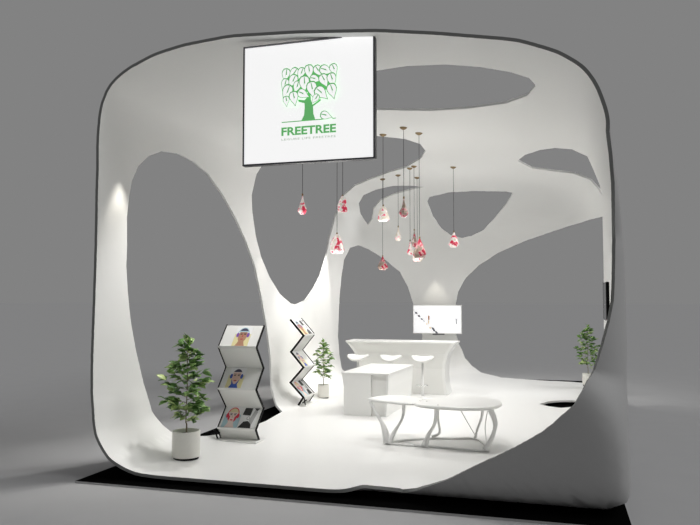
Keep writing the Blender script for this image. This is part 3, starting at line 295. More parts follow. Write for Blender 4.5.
# wind faces so that the inner side faces the middle
fn = np.cross(PI_[Fc[:,1]]-PI_[Fc[:,0]], PI_[Fc[:,2]]-PI_[Fc[:,0]])
flip = (fn*NV[Fc].mean(1)).sum(1) > 0
Fc[flip] = Fc[flip][:, ::-1]
nf = NV[Fc].mean(1); pc = PI_[Fc].mean(1)
reg = np.full(len(Fc), 'wall_left', dtype=object)
reg[nf[:,0] > .0] = 'wall_right'
reg[(nf[:,1] > .70)] = 'wall_back'
reg[(nf[:,1] < -.60)] = 'wall_front'
reg[(nf[:,2] > .62) & (nf[:,1] > -.6)] = 'ceiling'
reg[(nf[:,2] < -.80)] = 'floor'
from collections import Counter
ec = Counter()
for f in Fc:
    for i in range(3): ec[frozenset((int(f[i]), int(f[(i+1)%3])))] += 1
openset = loops['OPEN']
# boundary vertices of the front opening get the dark edge
tol = {}
okv = set()
for p in openset:
    pass
V_open = set(np.where(np.array([np.min(np.abs(openset-v).sum(1)) < 1e-5 for v in V]))[0].tolist()) if len(V) < 200000 else set()
for name in ('floor', 'ceiling', 'wall_left', 'wall_right', 'wall_back', 'wall_front'):
    fs = Fc[reg == name]
    if not len(fs): continue
    used = np.unique(fs); idx = {int(v): i for i, v in enumerate(used)}; n = len(used)
    pts = [tuple(p) for p in PI_[used]]+[tuple(p) for p in PO[used]]
    faces = []; mi = []; nrm = []
    for f in fs:
        a = [idx[int(q)] for q in f]
        faces.append(a); mi.append(0); nrm += [tuple(-NV[int(q)]) for q in f]
        b = [n+q for q in a[::-1]]
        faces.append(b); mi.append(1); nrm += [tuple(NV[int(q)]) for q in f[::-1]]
    for f in fs:
        for i in range(3):
            p, q = int(f[i]), int(f[(i+1)%3])
            if ec[frozenset((p, q))] == 1:
                a, b = idx[p], idx[q]
                qd = [b, a, a+n, b+n]
                faces.append(qd); mi.append(2 if (p in V_open and q in V_open) else 0)
                w = np.cross(np.array(pts[a])-np.array(pts[b]), np.array(pts[a+n])-np.array(pts[b])); w = w/(np.linalg.norm(w)+1e-12)
                nrm += [tuple(w)]*4
    me = bpy.data.meshes.new(name); me.from_pydata(pts, [], faces)
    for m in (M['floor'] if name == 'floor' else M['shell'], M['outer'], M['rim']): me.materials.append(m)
    me.polygons.foreach_set('material_index', mi)
    me.polygons.foreach_set('use_smooth', [True]*len(faces))
    me.normals_split_custom_set(nrm)
    o = bpy.data.objects.new(name, me); COL.objects.link(o); o['kind'] = 'structure'

# black platform under the pavilion
bm = bmesh.new(); add_box(bm, (0,0,0), (5.69,11.55,.022), 1)
for f in bm.faces:
    if f.normal.z > .5 or (f.calc_center_median().z > .02): f.material_index = 0
o = link('trim_1', bm, [M['plate'], M['plate_edge']]); o['kind'] = 'structure'
# studio ground
bm = bmesh.new(); add_box(bm, (-400,-400,-.2), (400,400,0))
o = link('ground', bm, M['ground']); o['kind'] = 'structure'

# ------------------------------------------------------------------ hanging sign
SY = .31; sx0, sx1, sz0, sz1 = 1.825, 3.315, 3.455, 4.775
sg = empty('hanging_sign', (sx0, SY, sz0), 0, 'large white square sign with green tree logo hung under the front rim', 'sign')
def sl(x, y, z): return (x-sx0, y-SY, z-sz0)
fw_ = .018
bm = bmesh.new(); add_box(bm, sl(sx0+fw_, SY+.004, sz0+fw_), sl(sx1-fw_, SY+.06, sz1-fw_)); face = link('face_panel', bm, M['sign'], sg)
bm = bmesh.new()
add_box(bm, sl(sx0, SY-.002, sz0), sl(sx0+fw_, SY+.075, sz1)); add_box(bm, sl(sx1-fw_, SY-.002, sz0), sl(sx1, SY+.075, sz1))
add_box(bm, sl(sx0+fw_, SY-.002, sz0), sl(sx1-fw_, SY+.075, sz0+fw_)); add_box(bm, sl(sx0+fw_, SY-.002, sz1-fw_*.4), sl(sx1-fw_, SY+.075, sz1))
add_box(bm, sl(sx0+fw_, SY+.06, sz0+fw_), sl(sx1-fw_, SY+.075, sz1-fw_*.4))
link('frame', bm, M['frame'], sg)
LEAVES = [(2.325,4.414,-100),(2.409,4.419,-130),(2.498,4.416,-115),(2.594,4.424,-85),(2.699,4.423,-60),(2.79,4.423,-25),(2.875,4.421,-70),(2.316,4.309,-110),(2.406,4.336,-120),(2.456,4.27,-110),(2.543,4.294,-90),(2.671,4.338,-20),(2.77,4.309,-65),(2.857,4.308,-75),(2.345,4.214,-115),(2.539,4.184,-30),(2.636,4.223,-80),(2.744,4.175,-45),(2.861,4.188,-75),(2.345,4.121,-85),(2.434,4.143,-80),(2.671,4.12,-130),(2.8,3.931,-20)]
LS = [.13,.135,.12,.14,.125,.14,.12,.12,.14,.12,.16,.115,.14,.14,.16,.13,.16,.16,.15,.10,.14,.10,.12]
def leaf2d(L, w):
    up = [(0,0),(.05,.32),(.2,.48),(.38,.50),(.58,.38),(.8,.16),(1,0)]
    pts = [(L*(a-.5), w*b*2) for a, b in up]; pts += [(L*(a-.5), -w*b*2) for a, b in up[-2:0:-1]]
    return pts
bmG = bmesh.new()
def flat(bm, poly, y, t=.0006):
    add_prism(bm, poly, lambda p: sl(p[0], y, p[1]), lambda p: sl(p[0], y+t, p[1]))
S0 = SY+.0038
TR = [(2.504,3.908),(2.536,3.965),(2.543,4.052),(2.54,4.095),(2.475,4.114),(2.465,4.140),(2.54,4.126),(2.575,4.16),(2.572,4.36),(2.594,4.36),(2.613,4.125),(2.631,4.071),(2.695,4.11),(2.72,4.135),(2.722,4.107),(2.637,4.053),(2.641,3.975),(2.663,3.909)]
flat(bmG, TR, S0-.0008)
flat(bmG, [(2.281,3.900),(2.75,3.902),(2.75,3.912),(2.281,3.910)], S0-.0008); flat(bmG, [(2.852,3.903),(2.893,3.904),(2.893,3.912),(2.852,3.912)], S0-.0008)
flat(bmG, [(2.34,4.44),(2.86,4.45),(2.87,4.27),(2.78,4.22),(2.72,4.2),(2.6,4.21),(2.50,4.22),(2.42,4.2),(2.33,4.25)], S0-.0008)
for i, (x, z, a) in enumerate(LEAVES):
    r = math.radians(a); L = LS[i]*1.24; base = S0-.002-.0016*i
    for k, (sc, mi) in enumerate(((1, 0), (.85, 1))):
        pts = [(x+(u*math.cos(r)-v*math.sin(r))*sc, z+(u*math.sin(r)+v*math.cos(r))*sc) for u, v in leaf2d(L, L*.31)]
        n0 = len(bmG.faces); flat(bmG, pts, base-.0005*k)
        bmG.faces.ensure_lookup_table()
        for f in bmG.faces[n0:]: f.material_index = mi
    n0 = len(bmG.faces)
    rib = [(-.40*L,.004),(-.02*L,.012),(-.05*L,.002),(.12*L,-.001),(-.40*L,-.004)]
    pts = [(x+u*math.cos(r)-v*math.sin(r), z+u*math.sin(r)+v*math.cos(r)) for u, v in rib]; flat(bmG, pts, base-.0011)
link('tree_emblem', bmG, [M['green'], M['sign']], face)
def text_obj(name, s, x0, x1, zbase, cap, m, parent, bold=0.0, y=SY, space=1.0):
    cu = bpy.data.curves.new(name, 'FONT'); cu.body = s; cu.size = 1; cu.extrude = .02; cu.offset = bold; cu.space_character = space
    t = bpy.data.objects.new(name+'_tmp', cu); COL.objects.link(t); bpy.context.view_layer.update()
    me = bpy.data.meshes.new_from_object(t); bpy.data.objects.remove(t)
    vs = [v.co.copy() for v in me.vertices]; mx0 = min(v.x for v in vs); mx1 = max(v.x for v in vs); my0 = min(v.y for v in vs); my1 = max(v.y for v in vs)
    for v in me.vertices:
        q = v.co.copy(); v.co = Vector(sl(x0+(q.x-mx0)/(mx1-mx0)*(x1-x0), y-q.z*.1, zbase+(q.y-my0)/(my1-my0)*cap))
    me.name = name; me.materials.clear(); me.materials.append(m)
    o = bpy.data.objects.new(name, me); COL.objects.link(o); o.parent = parent; return o
text_obj('lettering', 'FREETREE', 2.279, 2.894, 3.758, .09, M['green'], face, bold=.03, y=SY+.002)
text_obj('small_lettering', 'LEISURE LIFE FREETREE', 2.281, 2.892, 3.706, .022, M['pale'], face, y=SY+.002, space=1.1)

# ------------------------------------------------------------------ pendant lamps
GL = 'pendant lamps hung from the ceiling'
def lamp(x, y, zt, zb, w, shape, sm, label, seed, ztop=None):
    zc = surf_z(x, y, True) if ztop is None else ztop
    r = random.Random(seed)
    root = empty('pendant_lamp', (x, y, zc), 0, label, 'lamp', GL)
    bm = bmesh.new(); add_lathe(bm, [(.004,-.04),(.02,-.036),(.056,-.014),(.062,-.002),(.062,.02)], 20); link('ceiling_canopy', bm, M['brass'], root, True)
    bm = bmesh.new(); add_tube(bm, [(0,0,-.03),(0,0,zt-zc)], .0042, 8); link('cord', bm, M['cord'], root)
    h = zt-zb; R = w/2
    prof = {'drop': [(.05,0),(.28,.25),(.62,.52),(.98,.72),(.95,.85),(.55,1.0)],
            'bell': [(.10,0),(.45,.18),(.80,.50),(1.0,.86),(.72,1.0)],
            'gem': [(.06,0),(.30,.22),(.70,.55),(1.0,.80),(.62,1.0)],
            'tall': [(.05,0),(.22,.25),(.45,.50),(1.0,.78),(.5,1.0)],
            'cup': [(.25,0),(.75,.20),(.92,.60),(1.0,.95),(.9,1.0)]}[shape]
    n = 7; bm = bmesh.new(); rings = []
    for i, (q, t) in enumerate(prof):
        off = (i % 2)*PI/n
        rings.append([bm.verts.new((q*R*(1+r.uniform(-.13,.10))*math.cos(2*PI*k/n+off), q*R*(1+r.uniform(-.13,.10))*math.sin(2*PI*k/n+off), zt-zc-h*(t+(r.uniform(-.03,.03) if 0 < i < len(prof)-1 else 0)))) for k in range(n)])
    for j, (a, b) in enumerate(zip(rings[:-1], rings[1:])):
        for k in range(n):
            k2 = (k+1) % n
            if j % 2 == 0: bm.faces.new((a[k], b[k], a[k2])); bm.faces.new((b[k], b[k2], a[k2]))
            else: bm.faces.new((a[k], b[k2], a[k2])); bm.faces.new((a[k], b[k], b[k2]))
    bm.faces.new(rings[0]); bm.faces.new(rings[-1][::-1])
    shade = link('shade', bm, SHADES[sm], root)
    bm = bmesh.new(); add_lathe(bm, [(.014,0),(.016,-.03),(.008,-.04)], 10, c=(0,0,zt-zc+.025)); link('socket_cap', bm, M['brass'], shade, True)
LAMPS = [
 (1.15,4.0,3.70,3.39,.155,'drop',0,'slim teardrop pendant lamp hanging alone below the sign, leftmost lamp of all'),
 (1.74,4.3,3.70,3.44,.17,'cup',0,'short bucket shaped pendant lamp just right of the teardrop, under the sign corner'),
 (1.58,4.5,3.10,2.78,.27,'bell',0,'large faceted bell pendant lamp hanging lowest under the sign'),
 (2.28,4.884,3.593,3.338,.23,'bell',2,'white and red bell pendant lamp right beside the sign edge'),
 (2.747,4.372,3.639,3.332,.165,'tall',1,'smoky red narrow pyramid pendant lamp hung high near the ceiling opening'),
 (2.929,4.743,3.02,2.69,.24,'gem',1,'big smoky red gem pendant lamp at the front of the tight cluster'),
 (2.12,7.92,3.25,2.95,.165,'tall',0,'white and red pendant lamp on the left of the tight cluster'),
 (2.25,7.72,3.455,3.10,.13,'drop',1,'thin dark red pendant lamp topmost in the tight cluster'),
 (1.713,8.6,3.63,3.316,.16,'drop',2,'small white teardrop pendant lamp between the bell lamp and the cluster'),
 (2.091,8.869,3.22,2.86,.26,'bell',2,'white pendant lamp peeking out below the tight cluster, rear of it'),
 (3.075,7.711,3.392,3.084,.235,'gem',0,'white and red gem pendant lamp hanging apart, rightmost lamp of all'),
 (1.308,8.79,2.99,2.685,.25,'gem',1,'smoky gem pendant lamp hanging lowest, in front of the rear arch opening'),
]
for i, a in enumerate(LAMPS): lamp(*a, seed=i+11)

# ------------------------------------------------------------------ potted plants
def plant(loc, R, H, stem_h, fol_h, fol_r, nleaf, lsz, seed, label):
    root = empty('potted_plant', loc, 0, label, 'plant', 'potted plants')
    r = random.Random(seed)
    b0 = .028*H/.33
    bm = bmesh.new(); add_lathe(bm, [(R*.96,b0),(R,b0+.012),(R,H-.01),(R*.985,H),(R*.90,H),(R*.89,H-.05)], 48); pot = link('pot', bm, M['pot'], root, True)
    bm = bmesh.new(); add_lathe(bm, [(R*.90,.0),(R*.90,.028*H/.33)], 40); link('pot_foot', bm, M['black'], pot, False)
    bm = bmesh.new(); add_lathe(bm, [(R*.885,H-.049),(R*.5,H-.035),(R*.05,H-.025)], 24); link('soil', bm, M['soil'], pot, True)
    bm = bmesh.new()
    top = H+stem_h+fol_h
    main = spline([(0,0,H-.04),(.004,.0,H+stem_h*.6),(-.01,.004,H+stem_h),(.008,0,H+stem_h+fol_h*.5),(.0,0,top-.06)], 5)
    add_tube(bm, main, [R*.065*(1-.7*i/(len(main)-1)) for i in range(len(main))], 8)
    tips = []
    nb = 26
    for i in range(nb):
        t = i/(nb-1); z0 = H+stem_h*.82+fol_h*.86*t
        prof = math.sin(PI*min(1, .18+.80*t)**.8) if t < .9 else .35
        prof = (.55+.45*math.sin(PI*(t*.95+.12))) * (1 if t < .55 else 1-(t-.55)*1.25)
        a = i*2.399+r.uniform(-.3,.3); rr = fol_r*prof*r.uniform(.75,1.08)
        p0 = (0,0,z0); p2 = (rr*math.cos(a), rr*math.sin(a), z0+fol_h*r.uniform(.02,.16)); p1 = (p2[0]*.55, p2[1]*.55, z0+fol_h*.03)
        path = spline([p0,p1,p2], 4)
        add_tube(bm, path, [R*.028*(1-.6*j/(len(path)-1)) for j in range(len(path))], 6)
        tips.append(path)
    tips.append([np.array((0,0,top-.12)), np.array((0,0,top-.07)), np.array((.004,0,top-.03))])
    link('stem', bm, M['bark'], root, True)
    bm = bmesh.new()
    for i in range(nleaf):
        path = tips[i % len(tips)]; q = path[r.randint(max(0, len(path)//4), len(path)-1)] if i >= len(tips)*2 else path[-1]
        out = np.array([q[0], q[1], 0]); nn = np.linalg.norm(out); ang = math.atan2(q[1], q[0])+r.uniform(-1.3,1.3) if nn > .01 else r.uniform(0, 2*PI)
        el = r.uniform(-.25,.75) if i % len(tips) != len(tips)-1 else r.uniform(.6,1.4)
        L = lsz*r.uniform(.7,1.15); W = L*r.uniform(.27,.34)
        Mx = Matrix.Translation(Vector(q)) @ Matrix.Rotation(ang, 4, 'Z') @ Matrix.Rotation(-el, 4, 'Y') @ Matrix.Rotation(r.uniform(-.7,.7), 4, 'X')
        rows = []
        for s, wd in ((0,.06),(.08,.10),(.22,.55),(.42,.98),(.62,.92),(.82,.5),(1.0,.03)):
            zz = -.18*L*s*s
            rows.append([bm.verts.new(Mx @ Vector((L*s, W*wd*e, zz+abs(e)*W*wd*.28))) for e in (-1,0,1)])
        for a_, b_ in zip(rows[:-1], rows[1:]):
            for e in (0,1): bm.faces.new((a_[e], a_[e+1], b_[e+1], b_[e]))
    o = link('foliage', bm, M['leaf'], root, 'keep')
    so = o.modifiers.new('leaf_thickness', 'SOLIDIFY'); so.thickness = .0012; so.offset = 0
    return root
def floor_z(x, y): return surf_z(x, y, False)
plant((.79,1.0,.1), .166, .335, .13, .93, .235, 330, .135, 5, 'large potted plant in a white pot at the front left of the floor')
plant((.71,6.38,.1), .112, .26, .16, .68, .150, 210, .10, 8, 'small potted plant behind the side-on magazine rack by the left wall')
plant((5.70,9.45,.15), .118, .27, .17, .85, .20, 230, .12, 3, 'potted plant in the back right corner beside the wide opening')

# ------------------------------------------------------------------ magazines and racks
SKIN1 = mat('print_skin_tan', (.45,.24,.15), .4); SKIN2 = mat('print_skin_light', (.72,.50,.40), .4); SKIN3 = mat('print_skin_pale', (.85,.68,.62), .4)
YEL = mat('print_yellow', (.75,.68,.36), .4); HAIR = mat('print_hair', (.05,.05,.10), .4); PURP = mat('print_purple', (.20,.08,.38), .4)
BLUE = mat('print_blue', (.04,.10,.42), .4); RED = mat('print_red', (.70,.03,.07), .4); BLON = mat('print_blonde', (.72,.62,.38), .4)
PAPER = mat('paper_white', (.82,.82,.82), .5); BLK = mat('print_black', (.01,.01,.01), .35); LBL = mat('print_lightblue', (.42,.60,.66), .4); LIPS = mat('print_lips', (.48,.08,.08), .4); GRY = mat('print_grey', (.45,.45,.45), .4)
def ell(cx, cy, a, b, n=18, t0=0, t1=2*PI):
    return [(cx+a*math.cos(t0+(t1-t0)*i/n), cy+b*math.sin(t0+(t1-t0)*i/n)) for i in range(n if abs(t1-t0-2*PI) < 1e-6 else n+1)]
MW, MH = .235, .335
def arc(cx, cy, a, b, w, t0, t1, n=10):
    o = [(cx+a*math.cos(t0+(t1-t0)*i/n), cy+b*math.sin(t0+(t1-t0)*i/n)) for i in range(n+1)]
    q = [(cx+(a-w)*math.cos(t0+(t1-t0)*i/n), cy+(b-w)*math.sin(t0+(t1-t0)*i/n)) for i in range(n, -1, -1)]
    return o+q
def cover_art(kind):
    """list of (polygon, material) from back to front; x -MW/2..MW/2, y 0..MH"""
    w, h = MW/2, MH; rect = lambda x0,y0,x1,y1: [(x0,y0),(x1,y0),(x1,y1),(x0,y1)]
    if kind == 'stripes':
        return [(rect(-w,0,w,h), PAPER), ([(-w*.9,h*.62),(w*.1,h*.60),(w*.15,h*.97),(-w*.8,h*.97)], BLK), ([(-w,0),(w*.6,0),(w*.5,h*.22),(0,h*.34),(-w*.5,h*.3)], BLK),
                ([(w*.35,h*.97),(w,h*.97),(w*.75,h*.82)], BLK), ([(w*.1,h*.35),(w*.55,h*.15),(w*.9,h*.8),(w*.5,h*.9)], GRY), (ell(-w*.05,h*.47,w*.22,h*.09), GRY), (ell(-w*.05,h*.48,w*.13,h*.05), PAPER)]
    sk, hair, cup, bg = {'purple': (SKIN1, HAIR, PURP, YEL), 'blue': (SKIN2, HAIR, BLUE, YEL), 'red': (SKIN3, BLON, RED, PAPER)}[kind]
    A = [(rect(-w,0,w,h), PAPER), (rect(-w,0,w,h*.62), bg if kind != 'red' else LBL)]
    A += [([(-w*.6,0),(w*.6,0),(w*.42,h*.14),(w*.3,h*.3),(-w*.3,h*.3),(-w*.42,h*.14)], sk if kind != 'blue' else BLUE), (ell(0,h*.52,w*.56,h*.34,24), sk)]
    if kind == 'blue': A += [([(-w*.52,h*.42),(0,h*.12),(w*.52,h*.42),(w*.4,h*.22),(0,h*.05),(-w*.4,h*.22)], BLUE)]
    if kind == 'red': A += [([(-w*.58,h*.62),(-w*.28,h*.50),(-w*.35,h*.30),(-w*.55,h*.40)], RED), ([(w*.58,h*.62),(w*.28,h*.50),(w*.30,h*.24),(w*.52,h*.36)], RED)]
    A += [(ell(0,h*.72,w*.58,h*.22,16,0,PI), hair), (rect(-w*.56,h*.72,w*.56,h*.77), LBL if kind == 'purple' else (SKIN3 if kind == 'blue' else BLON))]
    A += [(arc(0,h*.60,w*.74,h*.36,w*.11,0.05,PI-.05), LBL if kind == 'purple' else (PAPER if kind == 'blue' else RED)), (ell(-w*.66,h*.56,w*.17,h*.12), cup), (ell(w*.66,h*.56,w*.17,h*.12), cup)]
    A += [(ell(-w*.24,h*.60,w*.14,h*.022,10), BLK), (ell(w*.24,h*.60,w*.14,h*.022,10), BLK), ([(-w*.42,h*.655),(-w*.08,h*.645),(-w*.1,h*.665),(-w*.4,h*.68)], HAIR), ([(w*.42,h*.655),(w*.08,h*.645),(w*.1,h*.665),(w*.4,h*.68)], HAIR)]
    A += [([(-w*.05,h*.58),(w*.03,h*.58),(w*.10,h*.45),(-w*.09,h*.45)], LIPS if kind == 'purple' else SKIN2), (ell(0,h*.345,w*.20,h*.032,12), LIPS if kind != 'red' else RED)]
    return A
ZIG = [(.25,1.54),(.0,1.262),(.24,.968),(.0,.697),(.25,.421),(.0,.168),(.10,.018)]   # side profile, y back, z up
RW = .57
def rack(loc, rz, label, foot):
    root = empty('magazine_rack', loc, rz, label, 'magazine rack', 'zigzag magazine racks')
    t = .012
    bm = bmesh.new()
    for (y0,z0), (y1,z1) in zip(ZIG[:-1], ZIG[1:]):
        d = Vector((0,y1-y0,z1-z0)).normalized(); nrm = Vector((0,-d.z,d.y))*t/2
        if nrm.y > 0: nrm = -nrm
        p = [Vector((0,y0,z0))+nrm, Vector((0,y1,z1))+nrm, Vector((0,y1,z1))-nrm, Vector((0,y0,z0))-nrm]
        a = [bm.verts.new((.008, q.y, q.z)) for q in p]; b = [bm.verts.new((RW-.008, q.y, q.z)) for q in p]
        bm.faces.new(a); bm.faces.new(b[::-1])
        for i in range(4): bm.faces.new((a[i], b[i], b[(i+1)%4], a[(i+1)%4]))
    link('zigzag_panel', bm, M['white2'], root)
    for x in (0, RW-.008):
        bm = bmesh.new()
        for (y0,z0), (y1,z1) in zip(ZIG[:-1], ZIG[1:]):
            d = Vector((0,y1-y0,z1-z0)).normalized(); nn = Vector((0,-d.z,d.y))*.017; e = d*.012
            p = [Vector((0,y0,z0))-e+nn, Vector((0,y1,z1))+e+nn, Vector((0,y1,z1))+e-nn, Vector((0,y0,z0))-e-nn]
            a = [bm.verts.new((x, q.y, q.z)) for q in p]; b = [bm.verts.new((x+.012, q.y, q.z)) for q in p]
            bm.faces.new(a); bm.faces.new(b[::-1])
            for i in range(4): bm.faces.new((a[i], b[i], b[(i+1)%4], a[(i+1)%4]))
        link('black_side_edge', bm, M['black'], root)
    # ledges holding the magazines at the foot of each forward-leaning panel
    for (y,z) in (ZIG[1], ZIG[3], ZIG[5]):
        bm = bmesh.new(); add_box(bm, (.012,y-.032,z-.006), (RW-.012,y-.004,z+.004)); add_box(bm, (.012,y-.036,z-.006), (RW-.012,y-.032,z+.018)); link('ledge', bm, M['white'], root)
    bm = bmesh.new(); add_box(bm, (-.03,-.06,0), (RW+.03,.22,.02), bevel=.004); link('base', bm, M['white'], root)
    if foot:
        bm = bmesh.new(); add_tube(bm, [(-.085,-.02,.085),(.055,-.04,.115)], .011, 8); add_tube(bm, [(-.03,-.03,.16),(.02,-.03,.03)], .011, 8); link('cross_foot', bm, M['black'], root)
    return root
def magazine(rk, level, xo, kind, label, tilt=0):
    y0, z0 = ZIG[level*2]; y1, z1 = ZIG[level*2+1]
    d = Vector((0,y0-y1,z0-z1)).normalized()      # up the panel
    n = Vector((0,-d.z,d.y)); n = n if n.z > 0 else -n
    n = Vector((0,-abs(d.z),abs(d.y)))
    base = Vector((xo, y1, z1))+n*.0075+d*.012
    Mx = Matrix(((1,0,0,base.x),(0,d.y,n.y,base.y),(0,d.z,n.z,base.z),(0,0,0,1)))
    W = rk.matrix_basis.copy() if False else Matrix.Translation(rk.location) @ Matrix.Rotation(rk.rotation_euler.z, 4, 'Z')
    root = bpy.data.objects.new('magazine', None); root.empty_display_size = .05; COL.objects.link(root); root.matrix_world = W @ Mx
    root.matrix_basis = W @ Mx
    tag(root, label, 'magazine', 'magazines on the racks')
    bm = bmesh.new(); add_box(bm, (-MW/2,0,0), (MW/2,MH,.006)); link('pages', bm, PAPER, root)
    bm = bmesh.new(); mats = []
    for i, (poly, m) in enumerate(cover_art(kind)):
        if m not in mats: mats.append(m)
        if i < 2 and kind != 'stripes' or i == 0: z = .0064+.0001*i
        else: z = .0066+.00022*i
        add_prism(bm, poly, lambda p: (p[0], p[1], z), lambda p: (p[0], p[1], z-.0003), mats.index(m))
    link('printed_cover', bm, mats, root)
r1 = rack((.645,2.09,.1), 0, 'zigzag magazine rack facing the front, beside the large potted plant', True)
R1Z = .0
magazine(r1, 0, .31, 'purple', 'magazine with a purple headphones portrait on the top tier of the front rack')
magazine(r1, 1, .22, 'blue', 'magazine with a blue headphones portrait on the middle tier of the front rack')
magazine(r1, 2, .165, 'red', 'magazine with a red and white portrait on the bottom tier of the front rack')
magazine(r1, 2, .41, 'stripes', 'black and white magazine on the bottom tier of the front rack')
r2 = rack((.725,5.22,.1), PI/2, 'zigzag magazine rack seen from its side, against the left wall panel', True)
magazine(r2, 0, .15, 'purple', 'purple portrait magazine on the top tier of the side-on rack')
magazine(r2, 0, .40, 'stripes', 'grey and white magazine on the top tier of the side-on rack')
magazine(r2, 1, .17, 'blue', 'blue portrait magazine on the middle tier of the side-on rack')
magazine(r2, 2, .155, 'red', 'red and white portrait magazine on the bottom tier of the side-on rack')
magazine(r2, 2, .41, 'stripes', 'black and white magazine on the bottom tier of the side-on rack')

# ------------------------------------------------------------------ island table
isl = empty('island_counter', (2.06,5.42,.1), math.radians(-1.8), 'low white rectangular island counter in front of the bar', 'counter')
hw, y0, y1, zt = .40, -.84, .90, .70
bm = bmesh.new(); add_box(bm, (-hw-.012,y0,zt-.025), (hw+.012,y1,zt), bevel=.005); link('countertop', bm, M['white'], isl)
ext = lambda a, b: (lambda p: (p[0], a, p[1]), lambda p: (p[0], b, p[1]))
ZK = .45
bm = bmesh.new(); add_prism(bm, [(-hw+.03,0),(.10,0),(.10,zt-.026),(-hw,zt-.026),(-hw+.035,ZK)], *ext(y0+.012, y1-.012)); link('cabinet_body', bm, M['white'], isl)
bm = bmesh.new(); add_prism(bm, [(hw-.075,0),(hw-.04,0),(hw-.005,ZK),(hw,zt-.026),(hw-.035,zt-.026),(hw-.04,ZK)], *ext(y0+.012, y1-.012)); link('side_panel', bm, M['white'], isl)
bm = bmesh.new(); add_prism(bm, [(.101,0),(hw-.077,0),(hw-.042,ZK),(hw-.037,zt-.026),(.101,zt-.026)], *ext(y0+.07, y0+.10)); link('recess_panel', bm, M['white2'], isl)

# ------------------------------------------------------------------ bar counter
bar = empty('bar_counter', (1.98,7.55,.1), math.radians(-1.0), 'long white bar counter with flared ends and curved sides at the back', 'counter')
def wz(u):   # half width along the height: flared top, pinched middle
    return np.interp(u, [0,.15,.35,.6,.8,.93,1], [.965,.935,.91,.915,.965,1.05,1.11])
bm = bmesh.new(); rows = []; HB = 1.02; ND = 24
def yz(u): return -.10*np.interp(u, [0,.5,.8,1], [.6,.0,.3,1.0])
for j in range(ND+1):
    u = j/ND; w = float(wz(u)); z = u*HB; yf = float(yz(u)); 
    rows.append([bm.verts.new((-w*1.0+.0, yf, z)), bm.verts.new((w, yf, z)), bm.verts.new((w, .48, z)), bm.verts.new((-w, .48, z))])
for a, b in zip(rows[:-1], rows[1:]):
    for k in range(4): bm.faces.new((a[k], a[(k+1)%4], b[(k+1)%4], b[k]))
bm.faces.new(rows[0]); bm.faces.new(rows[-1])
bb = link('body', bm, M['white2'], bar)
# raised white side band following each curved end
for s in (-1, 1):
    bm = bmesh.new(); q = []
    for j in range(ND+1):
        u = j/ND; w = float(wz(u)); yf = float(yz(u)); z = u*HB
        q.append([bm.verts.new((s*(w+.014), yf-.014, z)), bm.verts.new((s*(w-.045), yf-.014, z)), bm.verts.new((s*(w-.045), yf+.01, z)), bm.verts.new((s*(w-.001), yf+.01, z)), bm.verts.new((s*(w-.001), .49, z)), bm.verts.new((s*(w+.014), .49, z))])
    for a, b in zip(q[:-1], q[1:]):
        for k in range(6): bm.faces.new((a[k], a[(k+1)%6], b[(k+1)%6], b[k]))
    bm.faces.new(q[0]); bm.faces.new(q[-1])
    link('end_band', bm, M['white'], bar)
bm = bmesh.new(); add_box(bm, (-1.14,-.13,HB+.001), (1.15,.50,HB+.035), bevel=.006); link('countertop', bm, M['white'], bar)

# ------------------------------------------------------------------ bar stools
def make_stool(loc, rz, label):
    root = empty('bar_stool', loc, rz, label, 'stool', 'bar stools along the bar')
    bm = bmesh.new(); n = 14; m_ = 14; g = {}
    for i in range(n+1):
        for j in range(m_+1):
            a = -1+2*i/n; b = -1+2*j/m_
            x = a*math.sqrt(1-b*b/2)*.205; y = b*math.sqrt(1-a*a/2)*.19
            z = .775+.055*abs(a)**2.5*math.cos(PI*(b*.5))+(.045*max(0, b)**2)-.018*math.cos(PI*a/2)-.02*max(0,-b)**2
            g[i,j] = bm.verts.new((x,y,z))
    for i in range(n):
        for j in range(m_): bm.faces.new((g[i,j], g[i+1,j], g[i+1,j+1], g[i,j+1]))
    o = link('seat', bm, M['white'], root, True)
    so = o.modifiers.new('seat_thickness', 'SOLIDIFY'); so.thickness = .045; so.offset = -1
    sb = o.modifiers.new('seat_smooth', 'SUBSURF'); sb.levels = 1; sb.render_levels = 1
    bm = bmesh.new(); add_lathe(bm, [(.08,.695),(.07,.70),(.03,.715),(.028,.735)], 20); link('seat_mount', bm, M['steel'], root, True)
    bm = bmesh.new(); add_lathe(bm, [(.028,.02),(.028,.36),(.021,.362),(.021,.70)], 20); pole = link('pole', bm, M['steel'], root, True)
    bm = bmesh.new(); add_lathe(bm, [(.20,.0),(.20,.008),(.16,.018),(.05,.026),(.03,.05)], 36); link('base', bm, M['steel'], root, True)
    bm = bmesh.new()
    pts = [(0,0,.26)]+[(.13*math.sin(t), -.02-.13*(1-math.cos(t)) if False else -.14*math.sin(t*.5)**2-.0, .26) for t in np.linspace(.2, PI*1.0, 3)]
    ring = [(.11*math.cos(t), -.07+.11*math.sin(t), .26) for t in np.linspace(0, 2*PI, 21)]
    add_tube(bm, ring, .008, 8); link('footrest', bm, M['chrome'], pole, True)
    return root
s0 = make_stool((1.265,6.88,.1), 0, 'white bar stool at the left end of the bar, partly behind the island')
for x, rz, lb in ((1.936,.0,'white bar stool in the middle, its seat directly above the island'), (2.565,.0,'white bar stool at the right, its whole pole in view')):
    c = copy_tree(s0); c.location = (x,6.88,.1); c['label'] = lb

